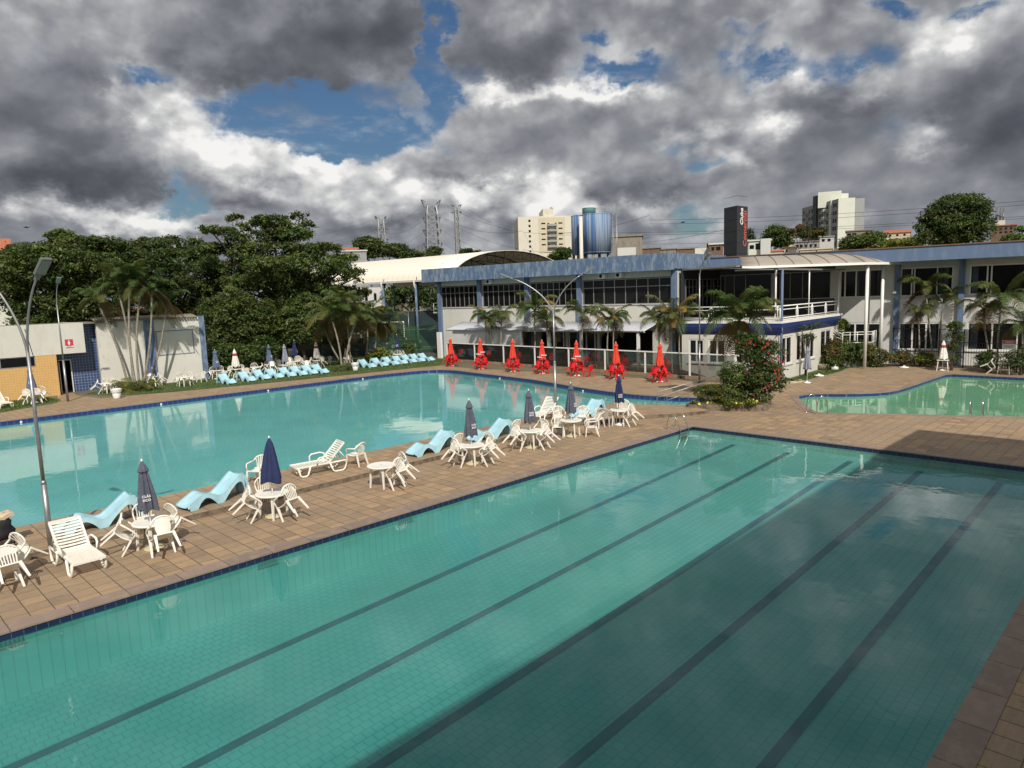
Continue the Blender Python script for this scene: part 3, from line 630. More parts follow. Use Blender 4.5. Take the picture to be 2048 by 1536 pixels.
def lounger_proto():                       # white slatted sun lounger, head at +x, foot at -x
    t = empty('sun_lounger')
    def slats(p0, p1, n, name, cross):
        mb = MB(); a = Vector(p0); b = Vector(p1); d = (b-a).normalized(); nrm = Vector((-d.z, 0, d.x))
        for sy in (-1, 1): mb.bar(a+Vector((0, sy*.315, 0)), b+Vector((0, sy*.315, 0)), .05, .045, up=tuple(nrm))
        for k in range(n):
            c = a+(b-a)*((k+.5)/n); L = []
            for j in range(-4, 5): L.append(c+Vector((0, j/4*.30, 0))-nrm*.02*(1-(j/4)**2))
            for j in range(8): mb.bar(L[j], L[j+1], (b-a).length/n*.56, .012, up=tuple(nrm))
        mb.bar(b+Vector((0, -.33, 0)), b+Vector((0, .33, 0)), .05, .06); mb.bar(a+Vector((0, -.33, 0)), a+Vector((0, .33, 0)), .04, .05)
        return mb.build(name, 'white', t)
    slats((-.98, 0, .33), (.12, 0, .345), 13, 'seat', 0); slats((.14, 0, .36), (.72, 0, .95), 10, 'backrest', 0)
    for sy in (-1, 1):
        mb = MB(); mb.tube([(-.28, sy*.36, .35), (-.27, sy*.38, .52), (-.20, sy*.385, .58), (.10, sy*.385, .60), (.24, sy*.37, .56), (.27, sy*.36, .38)], .026, 8); mb.build('armrest', 'white', t)
        for x0, x1 in ((-.95, -.80), (-.58, -.70)): pass
        mb = MB(); mb.tube([(-.92, sy*.34, .33), (-.86, sy*.35, .05), (-.80, sy*.35, .02), (-.66, sy*.35, .02), (-.60, sy*.35, .06), (-.50, sy*.34, .33)], .03, 8); mb.build('leg', 'white', t)
        mb = MB(); mb.tube([(.18, sy*.34, .34), (.28, sy*.35, .06), (.35, sy*.35, .02), (.62, sy*.35, .02), (.70, sy*.35, .07), (.80, sy*.34, .36), (.14, sy*.34, .34)], .03, 8); mb.build('leg', 'white', t)
        mb = MB(); mb.tube([(.52, sy*.28, .74), (.78, sy*.30, .38)], .018, 6); mb.build('brace', 'white', t)
    return t
LG = lounger_proto()
def blue_proto():                         # moulded wave lounger, head at +x
    t = empty('wave_lounger'); mb = MB()
    prof = [(-1.02, .13), (-.9, .20), (-.55, .37), (-.42, .395), (-.30, .36), (-.05, .235), (.05, .225), (.15, .26), (.55, .56), (.74, .70), (.80, .705), (.86, .66)]
    P_ = spline(prof, 4); rows = [[(x, .31*k/4, z-.035*(1-(k/4)**2)+.02*abs(k/4)**6) for k in range(-4, 5)] for x, z in P_]; mb.grid(rows, .02)
    mb.build('shell', 'lightblue', t)
    for sy in (-1, 1):
        mb = MB(); K = []
        low = lambda x: 0.0
        for x, z in P_:
            # arches cut out below the head and below the knees
            u = min(1, max(0, 1-abs((x-.50)/.36)**2.4)); h1 = max(0, z-.12)*u**.5 if abs(x-.50) < .36 else 0
            u2 = max(0, 1-abs((x+.42)/.30)**2.2); h2 = max(0, z-.13)*u2**.5 if abs(x+.42) < .30 else 0
            K.append((x, z, max(h1, h2) if x > -.95 else z-.06))
        for i in range(len(K)-1):
            (x0, z0, l0), (x1, z1, l1) = K[i], K[i+1]
            for o_ in (.31, .335):
                mb.poly([(x0, sy*o_, l0), (x1, sy*o_, l1), (x1, sy*.313, z1), (x0, sy*.313, z0)])
        mb.build('side', 'lightblue', t)
    mb = MB(); rows = [[(x, .31*k/2, z) for k in (-2, -1, 0, 1, 2)] for x, z in ((.86, .655), (.90, .58), (.99, .26), (1.02, .0))]; mb.grid(rows, .01)
    for sy in (-1, 1): mb.bar((.88, sy*.30, .62), (1.03, sy*.33, .0), .09, .05)
    mb.build('head_support', 'lightblue', t)
    return t
BL = blue_proto()
def dirang(a, b): return math.atan2(b.y-a.y, b.x-a.x)
# ------------------------------------------------------------------ furniture on the walkway and deck
HR = Vector((hr.x, hr.y, 0)); HD = Vector((hd.x, hd.y, 0))
def side(v):
    a = math.degrees(math.atan2(v.dot(HR), v.dot(HD))) % 360
    return ['far', 'far right', 'right', 'near right', 'near', 'near left', 'left', 'far left'][int((a+22.5)//45) % 8]
COLN = {'w': 'white slatted', 's': 'white solid-backed', 'g': 'grey solid-backed', 'r': 'red'}
def dset(tpx, chairs, desc, tgroup, cgroup, ttype='w', umb=None, z=0, trot=.3, base=None):
    T = g(*tpx, z); kind = {'w': 'round white plastic', 'r': 'square red plastic', 'sq': 'square white plastic'}[ttype]
    place(TB[ttype], USED, T, (0, 0, trot), f'{kind} table {desc}', tgroup, 'table')
    used = {}
    for c in chairs:
        k = c[0]; p = g(c[1], c[2], c[5] if len(c) > 5 else z); mode = c[3]; v = p-T; v.z = 0
        if mode == 't': face = -v.normalized(); tip = math.radians(c[4] if len(c) > 4 and c[4] else 38); p = T+v.normalized()*max(.56, min(v.length, .74)); p.z = z; w_ = 'tipped'
        elif mode == 'a': face = -v.normalized(); tip = 0; w_ = 'upright'
        else: face = (g(*mode)-g(c[1], c[2])).normalized(); face.z = 0; tip = 0; w_ = 'upright'
        sd = side(v); i = used.get(sd, 0); used[sd] = i+1
        extra = 'further ' if i else ''
        put_chair(k, p, face, tip, f'{w_} {COLN[k]} chair {extra}{sd} of table {desc}', cgroup)
    if umb: put_umb(umb[0], T, umb[1], umb[2], umb[3], umb[4] if len(umb) > 4 else 1., umb[5] if len(umb) > 5 else 0.)
    return T
TG = 'white plastic tables on the walkway'; CG = 'white plastic chairs around the walkway tables'; UG = 'closed parasols over the walkway tables'
def lean(dx, dy): return (dy, dx)          # tilt of a parasol towards world +x / -y
dset((-4, 1168), [('w', 44, 1150, 't'), ('w', 40, 1194, 't')], 'cut off by the left edge', TG, CG)
dset((309, 1097), [('w', 245, 1108, 't'), ('s', 330, 1113, 't', 30), ('w', 293, 1076, 't', 22), ('w', 349, 1083, 't')], 'under the nearest grey parasol', TG, CG,
     umb=('grey', (0.02, -.045), 'closed faded grey-navy parasol over the table nearest the reclining lounger', UG, .93))
dset((548, 1034), [('w', 497, 1044, 't'), ('w', 581, 1040, 't', 34), ('w', 533, 1017, 't', 16)], 'under the plain navy parasol', TG, CG,
     umb=('navy', (-.01, .02), 'closed plain dark navy parasol with a loose hem over a white table', UG, .93))
dset((765, 973), [('w', 800, 979, 't', 34), ('w', 821, 962, 't', 34)], 'with no parasol', TG, CG)
dset((945, 928), [('w', 914, 934, 't', 32), ('w', 982, 931, 't', 36), ('w', 926, 922, 't', 24), ('w', 976, 919, 't', 24)], 'between two blue loungers, with parasol', TG, CG,
     umb=('grey', (0.0, -.03), 'closed grey parasol with white lettering rising between two blue loungers', UG, .96, .25))
dset((1062, 896), [('w', 1027, 903, 't', 36), ('w', 1036, 888, 't', 22), ('w', 1095, 899, 't', 38), ('s', 1092, 886, 't', 26)], 'in front of the upright slatted lounger', TG, CG,
     umb=('grey', (0.0, -.02), 'closed grey parasol just left of the double-armed lamp post', UG, .94, -.1))
dset((1143, 873), [('w', 1117, 874, (1114, 890)), ('w', 1170, 872, 'a'), ('w', 1187, 857, (1160, 866)), ('w', 1163, 852, 'a'), ('w', 1120, 852, 'a')], 'right of the double lamp post', TG, CG,
     umb=('grey', (0.01, -.03), 'closed grey parasol just right of the double-armed lamp post', UG, .93, .5))
dset((1240, 850), [('g', 1218, 850, (1240, 840)), ('w', 1246, 838, 'a'), ('w', 1266, 853, 't', 40)], 'nearest the pool corner ladder', TG, CG,
     umb=('blue', (0.0, -.02), 'closed bright navy parasol with white lettering nearest the planter', UG, .92))
p = g(508, 968, .16); put_chair('w', p, (g(470, 985)-g(508, 968)).normalized(), 0, 'white slatted chair alone at the pool edge behind the navy parasol', 'single white chairs on the raised strip')
p = g(702, 929, .16); put_chair('w', p, (g(660, 925)-g(702, 929)).normalized(), 0, 'white slatted chair just beyond the head of the long slatted lounger', 'single white chairs on the raised strip')
def put_lounger(proto, foot, head, z, label, group, s=1., cat='lounger'):
    a, b = g(*foot, z), g(*head, z); c = (a+b)/2; o = place(proto, USED, c, (0, 0, dirang(a, b)), label, group, cat); o.scale = (s, s, s); return o
SG = 'white slatted sun loungers'; BG = 'pale blue wave loungers on the raised strip'; BG2 = 'pale blue wave loungers on the far lawn'
put_lounger(LG, (186, 1152), (128, 1108), 0, 'white slatted sun lounger facing the lap pool beside the left lamp post', SG)
put_lounger(LG, (596, 952), (690, 935), .16, 'white slatted sun lounger lying along the raised strip behind the navy parasol', SG)
put_lounger(LG, (1066, 846), (1112, 832), .16, 'white slatted sun lounger with raised back beside the double-armed lamp post', SG)
put_lounger(LG, (26, 818), (-22, 812), 0, 'white slatted sun lounger on the lawn by the ochre tiled wall', SG)
for i, (f, h, l) in enumerate([((152, 1062), (246, 1040), 'nearest pale blue wave lounger, right of the left lamp post'), ((362, 1022), (490, 985), 'pale blue wave lounger between the nearest grey parasol and the navy one'),
        ((818, 914), (905, 893), 'pale blue wave lounger just left of the four tipped chairs'), ((942, 884), (1016, 869), 'pale blue wave lounger right of the grey parasol with white lettering'), ((1142, 840), (1206, 824), 'pale blue wave lounger behind the parasol right of the lamp post')]):
    put_lounger(BL, f, h, .16, l, BG)
far8 = [(454, 767), (494, 762), (523, 758), (549, 755.5), (574.5, 752.5), (597, 750), (619, 747.5), (640, 746)]
far7 = [(734, 735), (758.6, 732), (781, 729.5), (799, 727.5), (817, 725), (834, 723), (852, 721.5)]
ordn = ['first', 'second', 'third', 'fourth', 'fifth', 'sixth', 'seventh', 'eighth']
fv = (g(480, 772.5)-g(437, 766)); fv.normalize(); r_ = random.Random(5)
for i, q in enumerate(far8):
    c = g(*q); a = math.atan2(-fv.y, -fv.x)+r_.uniform(-.05, .05); o = place(BL, USED, c, (0, 0, a), f'{ordn[i]} from the left of the eight wave loungers left of the palm clump', BG2, 'lounger')
for i, q in enumerate(far7):
    c = g(*q); a = math.atan2(-fv.y, -fv.x)+r_.uniform(-.08, .08); o = place(BL, USED, c, (0, 0, a), f'{ordn[i]} from the left of the seven wave loungers right of the white bin', BG2, 'lounger')
# far lawn sets
TG2 = 'white plastic tables on the far lawn'; CG2 = 'white plastic chairs around the far lawn tables'; UG2 = 'closed parasols over the far lawn tables'
dset((69, 806), [('w', 44, 812, 't'), ('w', 93, 812, 't'), ('w', 100, 800, 't'), ('w', 50, 799, 't')], 'by the ochre wall', TG2, CG2, umb=('fblue', (0, -.03), 'closed faded blue parasol in front of the ochre tiled wall', UG2, .93))
dset((217, 786), [('w', 196, 788, 't'), ('w', 208, 778, 't'), ('s', 236, 780, 't')], 'beside the leaning palms', TG2, CG2)
dset((302, 772), [('s', 311, 780, 't'), ('w', 327, 771, 't')], 'right of the leaning palm trunks', TG2, CG2, umb=('fblue', (0, -.02), 'closed faded blue parasol against the blue stripe of the white wall', UG2, .93, 1.))
dset((370, 773), [('w', 352, 771, 't'), ('s', 388, 769, 't'), ('w', 398, 766, (372, 770))], 'before the white wall corner', TG2, CG2)
dset((435, 758), [('w', 418, 757, 't', 48), ('s', 447, 762, 'a'), ('w', 436, 749, 'a'), ('w', 456, 752, 't')], 'under the leftmost lawn parasol', TG2, CG2, umb=('fblue', (0, -.02), 'closed faded blue parasol right of the white wall, leftmost over the lawn tables', UG2, .95, .4))
dset((473, 755), [('w', 461, 757, 't'), ('s', 486, 753, 't'), ('w', 465, 747, 'a'), ('w', 482, 745, 'a')], 'under the left white striped parasol', TG2, CG2, umb=('promo', (0, 0), 'closed white parasol with red and yellow stripes, left of the two', UG2, .95))
dset((513, 751), [('s', 500, 755, 'a'), ('w', 527, 750, 't'), ('w', 512, 742, 'a'), ('w', 500, 746, 't')], 'between striped and faded blue parasols', TG2, CG2)
dset((541, 745), [('w', 527, 742, 't'), ('w', 541, 736, 'a'), ('s', 555, 749, 't'), ('w', 554, 738, 'a')], 'in front of the dark banner, left', TG2, CG2, umb=('fblue', (0, -.02), 'closed faded blue parasol before the left half of the dark banner', UG2, .95, .8))
dset((573, 746), [('w', 590, 746, 't'), ('w', 578, 736, 'a'), ('s', 561, 740, 'a')], 'in front of the dark banner, right', TG2, CG2, umb=('silver', (0, -.02), 'closed pale grey parasol before the dark banner', UG2, .97))
dset((592, 738), [('w', 605, 738, 't'), ('w', 596, 730, 'a'), ('s', 581, 733, 'a'), ('s', 616, 741, (640, 760))], 'under the small dark blue parasol', TG2, CG2, umb=('blue', (0, 0), 'closed dark blue parasol left of the right striped one', UG2, 1.05, 2.))
dset((635, 736), [('w', 623, 737, 't'), ('g', 652, 737, 't'), ('s', 643, 731, 'a'), ('g', 656, 731, 'a')], 'under the right white striped parasol', TG2, CG2, umb=('promo', (0, 0), 'closed white parasol with red and yellow stripes beside the palm clump', UG2, .95, 1.5))
dset((697, 731), [('g', 705, 735, 't'), ('g', 690, 728, 't')], 'in the shade behind the white bin', TG2, CG2)
dset((796, 723), [('w', 783, 723, 't'), ('w', 808, 722, 't'), ('w', 790, 716, 't'), ('w', 804, 716, 't')], 'behind the right wave loungers', TG2, CG2, umb=('blue', (0, 0), 'closed dark blue parasol in front of the green fence', UG2, 1.05))
# right-hand white tables by the children's pool
def ftable(px, r_, l): return place(TB['sq'], USED, g(*px), (0, 0, r_), l, 'white tables beyond the childrens pool', 'table')
ftable((1885, 741), .2, 'white square table under the small striped parasol'); ftable((2010, 748), -.1, 'white square table with a chair tipped against it at the right edge')
put_umb('promo', g(1885, 741), (0, 0), 'small closed striped parasol above the white table by the iron fence', UG2, .82, 1.)
c = g(1972, 747); put_chair('s', c, (g(2010, 748)-c).normalized(), math.radians(52), 'white chair tipped against the right-hand square table', 'white tables beyond the childrens pool')
put_umb('silver', g(1614, 766), (0, .0), 'closed grey parasol on a stand beside the low white wall', UG2, .88, 2.)
# red sets
reds = [(904, 732.5), (963, 738.5), (1026.6, 743.5), (1085, 747.5), (1154, 751.5), (1233, 758), (1319.5, 764)]
for i, q in enumerate(reds):
    T = g(*q); place(TB['r'], USED, T, (0, 0, r_.uniform(-.15, .15)-.1), f'square red plastic table, {ordn[i]} from the left along the glass rail', 'red plastic tables along the glass rail', 'table')
    put_umb('red2' if i in (1, 3, 4) else 'red', T, (r_.uniform(-.02, .02), r_.uniform(-.02, .02)), f'closed orange-red parasol, {ordn[i]} from the left along the glass rail', 'orange-red parasols', .98 if i else .95, r_.uniform(-.2, .2))
    for k, a in enumerate((45, 135, 225, 315)):
        an = math.radians(a-45)+.78-.75+r_.uniform(-.08, .08); v = Vector((math.cos(an+.0), math.sin(an), 0)); sd = side(v)
        v = Vector((math.cos(an), math.sin(an), 0)); up = (i == 4 and k == 3)
        put_chair('r', T+v*(.47 if not up else .85), (-v if not up else Vector((.3, 1, 0)).normalized()), 0 if up else math.radians(r_.uniform(36, 41)), f'red plastic chair {"standing" if up else "tipped"} at the {sd} side of the {ordn[i]} red table from left', 'red plastic chairs')
# bins
def bin_(px, l):
    t = thing('waste_bin', l, 'bin', g(*px), 0, 'white waste bins on the lawn')
    MB().lathe([(.19, 0), (.21, .05), (.30, .62), (.29, .62), (.2, .1)], 20).build('bucket', 'whitep', t)
    mb = MB(); rr = random.Random(3); mb.lathe([(.31, .42), (.325, .50), (.335, .60), (.33, .66), (.30, .67), (.27, .60)], 28, fn=lambda a, z: 1+.03*math.sin(a*7+z*30), closed=False); mb.build('bin_bag', 'bag', t)
bin_((234, 797), 'white waste bin with bag in front of the leaning palms'); bin_((711, 741), 'white waste bin left of the right row of wave loungers')
# ladders
def ladder(a, b, label, inn, steps=True, hgt=.62, span=.62):
    a, b = Vector(a), Vector(b); t = thing('pool_ladder', label, 'ladder', (0, 0, 0), 0, 'steel pool ladders')
    inn = Vector(inn)
    for p in (a, b):
        q = p+inn*span; P_ = [p+Vector((0, 0, 0)), p+Vector((0, 0, hgt*.55))+inn*.03, p+Vector((0, 0, hgt*.88))+inn*.12, p+Vector((0, 0, hgt))+inn*.28, p+Vector((0, 0, hgt*.86))+inn*.44, p+Vector((0, 0, hgt*.5))+inn*.54, q+Vector((0, 0, -.02)), q+Vector((0, 0, -.60))]
        Q = []
        for i in range(len(P_)-1):
            for k in range(4): Q.append(P_[i].lerp(P_[i+1], k/4))
        Q.append(P_[-1])
        for _ in range(2): Q = [Q[0]]+[(Q[i-1]+Q[i]*2+Q[i+1])/4 for i in range(1, len(Q)-1)]+[Q[-1]]
        MB().tube(Q, .022, 8).build('handrail', 'chrome', t)
        MB().lathe([(.05, .002), (.05, .014), (.03, .02)], 14, c=(p.x, p.y)).build('floor_flange', 'chrome', t)
    if steps:
        for k in range(3):
            z = -.12-.13*k; MB().bar(a+inn*span+Vector((0, 0, z)), b+inn*span+Vector((0, 0, z)), .03, .07).build('step', 'chrome', t)
    return t
ladder((25.7, 16.25, .012), (26.35, 16.25, .012), 'steel ladder at the far corner of the lap pool', (0, -1, 0), span=.68)
pa, pb = g(1612, 824), g(1633, 828)
ladder(pa, pb, 'steel ladder at the left end of the green pool', (.78, -.62, 0), False, .85, .55)
pa, pb = g(1939, 829.5), g(1964, 830)
ladder(pa, pb, 'steel ladder at the near edge of the green pool', (1, .1, 0), False, .65, .5)
# handrail into the leisure pool
t = thing('pool_handrail', 'steel double handrail sloping into the pool end by the bush', 'handrail', (0, 0, 0))
for a, b in (((33.15, 21.6), (37.2, 19.9)), ((32.6, 20.6), (35.6, 19.3))):
    mb = MB(); A_ = Vector((*a, .30)); B_ = Vector((*b, .95)); mb.tube([Vector((*a, -.5)), A_, B_, Vector((*b, 0))], .024, 8); mb.tube([A_+Vector((.0, 0, -.3)), (A_+B_)/2+Vector((0, 0, -.3))], .018, 6); mb.build('handrail', 'steel', t)
# lamp posts
def arm(t, z0, z1, dirv, reach, r0=.045, head=True, hs=1.):
    dirv = Vector(dirv).normalized(); P_ = []
    for k in range(13):
        u = k/12; P_.append(Vector((0, 0, z0))+Vector((0, 0, (z1-z0)*(1-(1-u)**1.5)*(.55)+ (z1-z0)*.45*u))+dirv*reach*u**1.6)
    MB().tube(P_, [r0*(1-.35*k/12) for k in range(13)], 10).build('arm', 'steel', t)
    if head:
        e = P_[-1]; d = (P_[-1]-P_[-2]).normalized(); d = (d+dirv*.12+Vector((0, 0, .1))).normalized(); x = d.cross(Vector((0, 0, 1))).normalized(); y = x.cross(d)
        R = Matrix((x, d, y)).transposed().to_4x4(); R.translation = e
        mb = MB(); mb.box((-.05*hs, -.02*hs, -.04*hs), (.05*hs, .16*hs, .04*hs), R); mb.box((-.13*hs, .14*hs, -.045*hs), (.13*hs, .62*hs, .035*hs), R); h = mb.build('lamp_head', 'lampgrey', t, bevel=.012)
        MB().box((-.105*hs, .19*hs, -.052*hs), (.105*hs, .58*hs, -.046*hs), R).build('lens', 'lens', h)
def lamp(px, label, zb, z_split, arms, r=.06, z=0, group='steel lamp posts by the pools'):
    p = g(*px, z); t = thing('lamp_post', label, 'lamp post', p, 0, group)
    MB().tube([(0, 0, 0), (0, 0, zb)], [r*1.35, r*1.25], 14).build('lower_pole', 'steel', t)
    MB().tube([(0, 0, zb), (0, 0, zb+.05), (0, 0, zb+.1)], [r*1.3, r*1.22, r*.9], 14).build('joint_collar', 'steel', t)
    MB().tube([(0, 0, zb+.08), (0, 0, z_split)], [r*.88, r*.75], 14).build('upper_pole', 'steel', t)
    for d, reach, z1, head in arms: arm(t, z_split-.25, z1, d, reach, r*.66, head)
    return t
p0 = g(104, 1105)
hR = HR; toc = -HD
lamp((104, 1105), 'nearest double-armed steel lamp post at the left, on the deck step', 1.75, 5.15, [((hR*.75+toc*.3), .62, 6.72, True), ((-hR*.95+toc*.1), 1.05, 7.15, True)], .050)
lamp((1112, 836), 'double-armed steel lamp post in the middle of the raised strip', 2.6, 5.05, [((hR*.9+HD*-.1), 1.30, 6.6, True), ((-hR*.9+HD*.15), 1.85, 6.55, True)], .052, .16)
t = lamp((136, 803), 'slim single-armed lamp post standing on the path by the changing room door', 2.6, 6.4, [((hR*.5+toc*.4), .5, 7.55, True)], .055)
t = lamp((1399, 766), 'single-armed lamp post behind the glass rail under the balcony', 2.4, 6.9, [((hR*.2+toc*.5), .5, 7.7, True)], .05)
# black folding chair with a straw cushion at the left edge
t = thing('camp_chair', 'black folding chair with bag and straw cushion at the left edge', 'chair', g(2, 1092, .16))
mb = MB()
for sx in (-.25, .25): mb.tube([(sx, -.28, 0), (sx, .25, .75)], .014, 6); mb.tube([(sx, .28, 0), (sx, -.2, .42)], .014, 6)
mb.tube([(-.25, -.28, .1), (.25, -.28, .1)], .012, 6); mb.tube([(-.25, .25, .75), (.25, .25, .75)], .012, 6); mb.build('frame', 'blackiron', t)
mb = MB(); mb.lathe([(.16, .16), (.27, .20), (.31, .36), (.24, .50), (.27, .62), (.20, .70)], 18, fn=lambda a, z: 1+.13*math.sin(2*a+z*5)+.05*math.sin(7*a)); mb.build('bag', 'black', t)
rows = [[(-.32+.08*i, -.20+.07*j, .80+.05*math.sin(i*1.1)*math.cos(j)+(.03 if 0 < j < 6 else 0)) for i in range(9)] for j in range(7)]; mb = MB(); mb.grid(rows, .10); mb.build('cushion', 'brass', t)
# small round white bases on the ground at the right
for (px, l, z) in (((1638, 752), 'round white parasol base lying on the paving edge', 0), ((1808, 735.5), 'round white parasol base lying near the shrubs', 0)):
    o = MB().lathe([(.30, 0), (.32, .04), (.26, .07), (.08, .10), (.05, .16), (.0, .17)], 24).build('parasol_base', 'whitep', None, g(*px, z)); tag(o, l, 'parasol base', 'loose parasol bases')
t = thing('planter_drum', 'dark round drum with a pale lid by the low wall corner', 'drum', g(1647, 739)); MB().lathe([(.42, 0), (.44, .30), (.43, .32)], 24).build('drum', 'conc', t); MB().lathe([(.40, .325), (.38, .40), (.05, .42)], 24).build('lid', 'beige', t)
o = MB().lathe([(.20, 0), (.26, .08), (.22, .22), (.07, .32), (.09, .40), (.02, .42)], 16, fn=lambda a, z: 1+.1*math.sin(5*a+z*12)).build('rubbish_bag', 'bag', None, g(1669, 740)); tag(o, 'knotted white bag on the grass below the shrubs', 'bag')
mb = MB(); rr = random.Random(4)
for i, (x, y, s_) in enumerate(((0, 0, .5), (.45, -.1, .4), (.8, .12, .35))):
    q = [(x+s_*math.cos(a)*rr.uniform(.7, 1), y+s_*.6*math.sin(a)*rr.uniform(.7, 1)) for a in np.linspace(0, 5.4, 7)]; mb.poly([(a, b, .06) for a, b in q])
    for j in range(7): mb.poly([(*q[j], 0), (*q[(j+1) % 7], 0), (*q[(j+1) % 7], .06), (*q[j], .06)])
tag(mb.build('stone_slab', 'beige', None, g(1590, 765)), 'pale broken stone slabs lying on the grass edge', 'stone slab')
# white return fittings in the pool walls
for i, (px, zz) in enumerate((((50, 842), -.12), ((326, 807), -.12), ((665-185, 781), -.12), ((562, 780), -.12))):
    pass
for i, (x, y, dx, dy) in enumerate(((7.95, 46.62, 0, -1), (15.35, 46.62, 0, -1), (22.5, 46.62, 0, -1), (30.2, 46.45, 0, -1), (35.9, 37.0, -1, 0), (33.9, 27.5, -1, 0))):
    o = MB().lathe([(.06, 0), (.065, .012), (.04, .03), (.01, .032)], 16).build('inlet_fitting', 'whitep', None, (x, y, -.16)); o.rotation_euler = Vector((dx, dy, 0)).to_track_quat('Z', 'Y').to_euler(); tag(o, f'{ordn[i]} white round inlet in the blue tile band, counted from the left', 'pool fitting', 'round inlets in the blue tile band')
# skimmer grilles on the lap pool wall
for i, x in enumerate((2.05, 7.2, 11.3)):
    t = thing('wall_grille', f'{ordn[i]} white grille under the lap pool edge, counted from the left', 'grille', (x, 15.66, -.16), 0, 'white grilles in the lap pool wall'); mb = MB()
    for k in range(7): mb.box((-.24+k*.07, -.01, -.10), (-.20+k*.07, .0, .02))
    mb.box((-.27, -.015, -.12), (.27, -.002, -.10)); mb.build('grille', 'greyplastic', t)
# ------------------------------------------------------------------ buildings
def root(name, label, cat, a, b):
    """thing whose local x runs from a to b along a wall, local y into the building"""
    t = thing(name, label, cat, (a[0], a[1], 0), math.atan2(b[1]-a[1], b[0]-a[0])); return t
def window(t, x0, x1, z0, z1, cols, trans=None, fw=.05, fm='alu', y=.06, sill=True, name='window', dep=.07, gm='darkglass', cset=None):
    mb = MB(); zs = [z0, z1]+([trans] if trans else []); 
    for z in (z0+fw/2, z1-fw/2): mb.box((x0, y-dep, z-fw/2), (x1, y, z+fw/2))
    xs_ = cset or [x0+(x1-x0)*k/cols for k in range(cols+1)]
    for i, x in enumerate(xs_):
        w_ = fw/2; xc = min(max(x, x0+w_), x1-w_); mb.box((xc-w_, y-dep+.003, z0+fw), (xc+w_, y-.003, z1-fw))
    if trans:
        for i in range(len(xs_)-1): mb.box((xs_[i]+fw/2+.002 if i else x0+fw, y-dep+.006, trans-fw/2), (xs_[i+1]-fw/2-.002, y-.006, trans+fw/2))
    f = mb.build(name, fm, t)
    MB().box((x0+.01, y-.018, z0+.01), (x1-.01, y-.008, z1-.01)).build('pane', gm, f)
    if sill: MB().box((x0-.1, -.07, z0-.07), (x1+.1, y-.004, z0-.002)).build('sill', 'plasterB', f)
    return f
def wall_with(mb, x0, x1, z0, z1, holes, d=.25, y=0):     # wall slab with rectangular openings (holes sorted by x, not overlapping)
    x = x0
    for (a, b, c, e) in holes:
        if a > x: mb.box((x, y, z0), (a, y+d, z1))
        if c > z0: mb.box((a, y, z0), (b, y+d, c))
        if e < z1: mb.box((a, y, e), (b, y+d, z1))
        x = b
    if x < x1: mb.box((x, y, z0), (x1, y+d, z1))
# main hall
t = root('club_hall', 'long two-storey club hall with peeling blue roof edge and ribbon windows', 'building', (44.95, 54.6), (47.4, 29.0)); Lh = 25.7
bays = [(.25, 5.3), (5.75, 11.0), (11.45, 16.6), (17.05, 25.3)]
mb = MB(); wall_with(mb, 0, Lh, 4.0, 7.6, [(a, b, 4.85, 6.98) for a, b in bays]); wall_with(mb, 0, Lh, 0, 4.0, [(12.4, 15.2, .05, 2.75), (15.5, 18.4, .05, 2.75), (18.7, 23.6, .05, 2.8)])
mb.box((0, .25, 0), (.25, 16, 7.6)); mb.box((.25, 15.7, 0), (Lh, 16, 7.6)); mb.box((Lh-.25, .25, 3.6), (Lh, 15.7, 7.6)); mb.build('wall', 'plaster', t)
MB().box((-.3, -.6, 7.6), (Lh+.1, 16.2, 8.0)).build('roof', 'conc', t)
mb = MB(); mb.box((-1.35, -1.0, 7.52), (Lh+.15, -.75, 8.72)); mb.box((-1.35, -.747, 7.52), (-1.10, 16.3, 8.70)); mb.box((Lh-.1, -.747, 7.52), (Lh+.15, 9.0, 8.70)); mb.box((-1.1, -.747, 7.50), (Lh-.1, -.02, 7.60)); mb.build('fascia', 'fascia', t)
MB().box((-1.37, -1.03, 7.44), (Lh+.15, -.70, 7.518)).build('roof_gutter', 'fascia', t)
for x in (-.02, 5.33, 11.03, 16.63, 25.33): MB().box((x, -.28, 0), (x+.40, -.003, 7.5)).build('pillar', 'pillar', t)
for i, (a, b) in enumerate(bays): window(t, a+.1, b-.05, 4.9, 6.93, 8 if i < 3 else 8, 6.28, .055)
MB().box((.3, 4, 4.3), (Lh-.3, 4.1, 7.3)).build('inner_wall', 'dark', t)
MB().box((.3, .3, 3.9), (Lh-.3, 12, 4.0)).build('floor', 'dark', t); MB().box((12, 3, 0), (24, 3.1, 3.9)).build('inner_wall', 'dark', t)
mb = MB(); rows = []
for j in range(2): rows.append([(3.3+k*.12, -.02-2.7*j, 3.50-.60*j+.022*math.cos(k*PI)) for k in range(176)])
mb.grid(rows, .01); mb.build('awning', 'awning', t)
mb = MB(); mb.box((3.3, -2.6, 2.78), (24.3, -2.5, 2.86)); mb.box((4.0, -2.45, .02), (12.2, -2.35, 2.78)); mb.box((4.0, -2.35, .02), (4.1, -.02, 2.9)); mb.build('awning_screen', 'plasterB', t)
for a, b, n in ((12.5, 15.1, 3), (15.6, 18.3, 3)):
    window(t, a, b, .06, 2.72, n, None, .10, 'wframe', .0, False, 'door_frame')
for x in (12.3, 15.3, 18.5, 23.7): MB().box((x-.10, -2.58, .0), (x+.10, -2.38, 2.78)).build('awning_post', 'whitep', t)
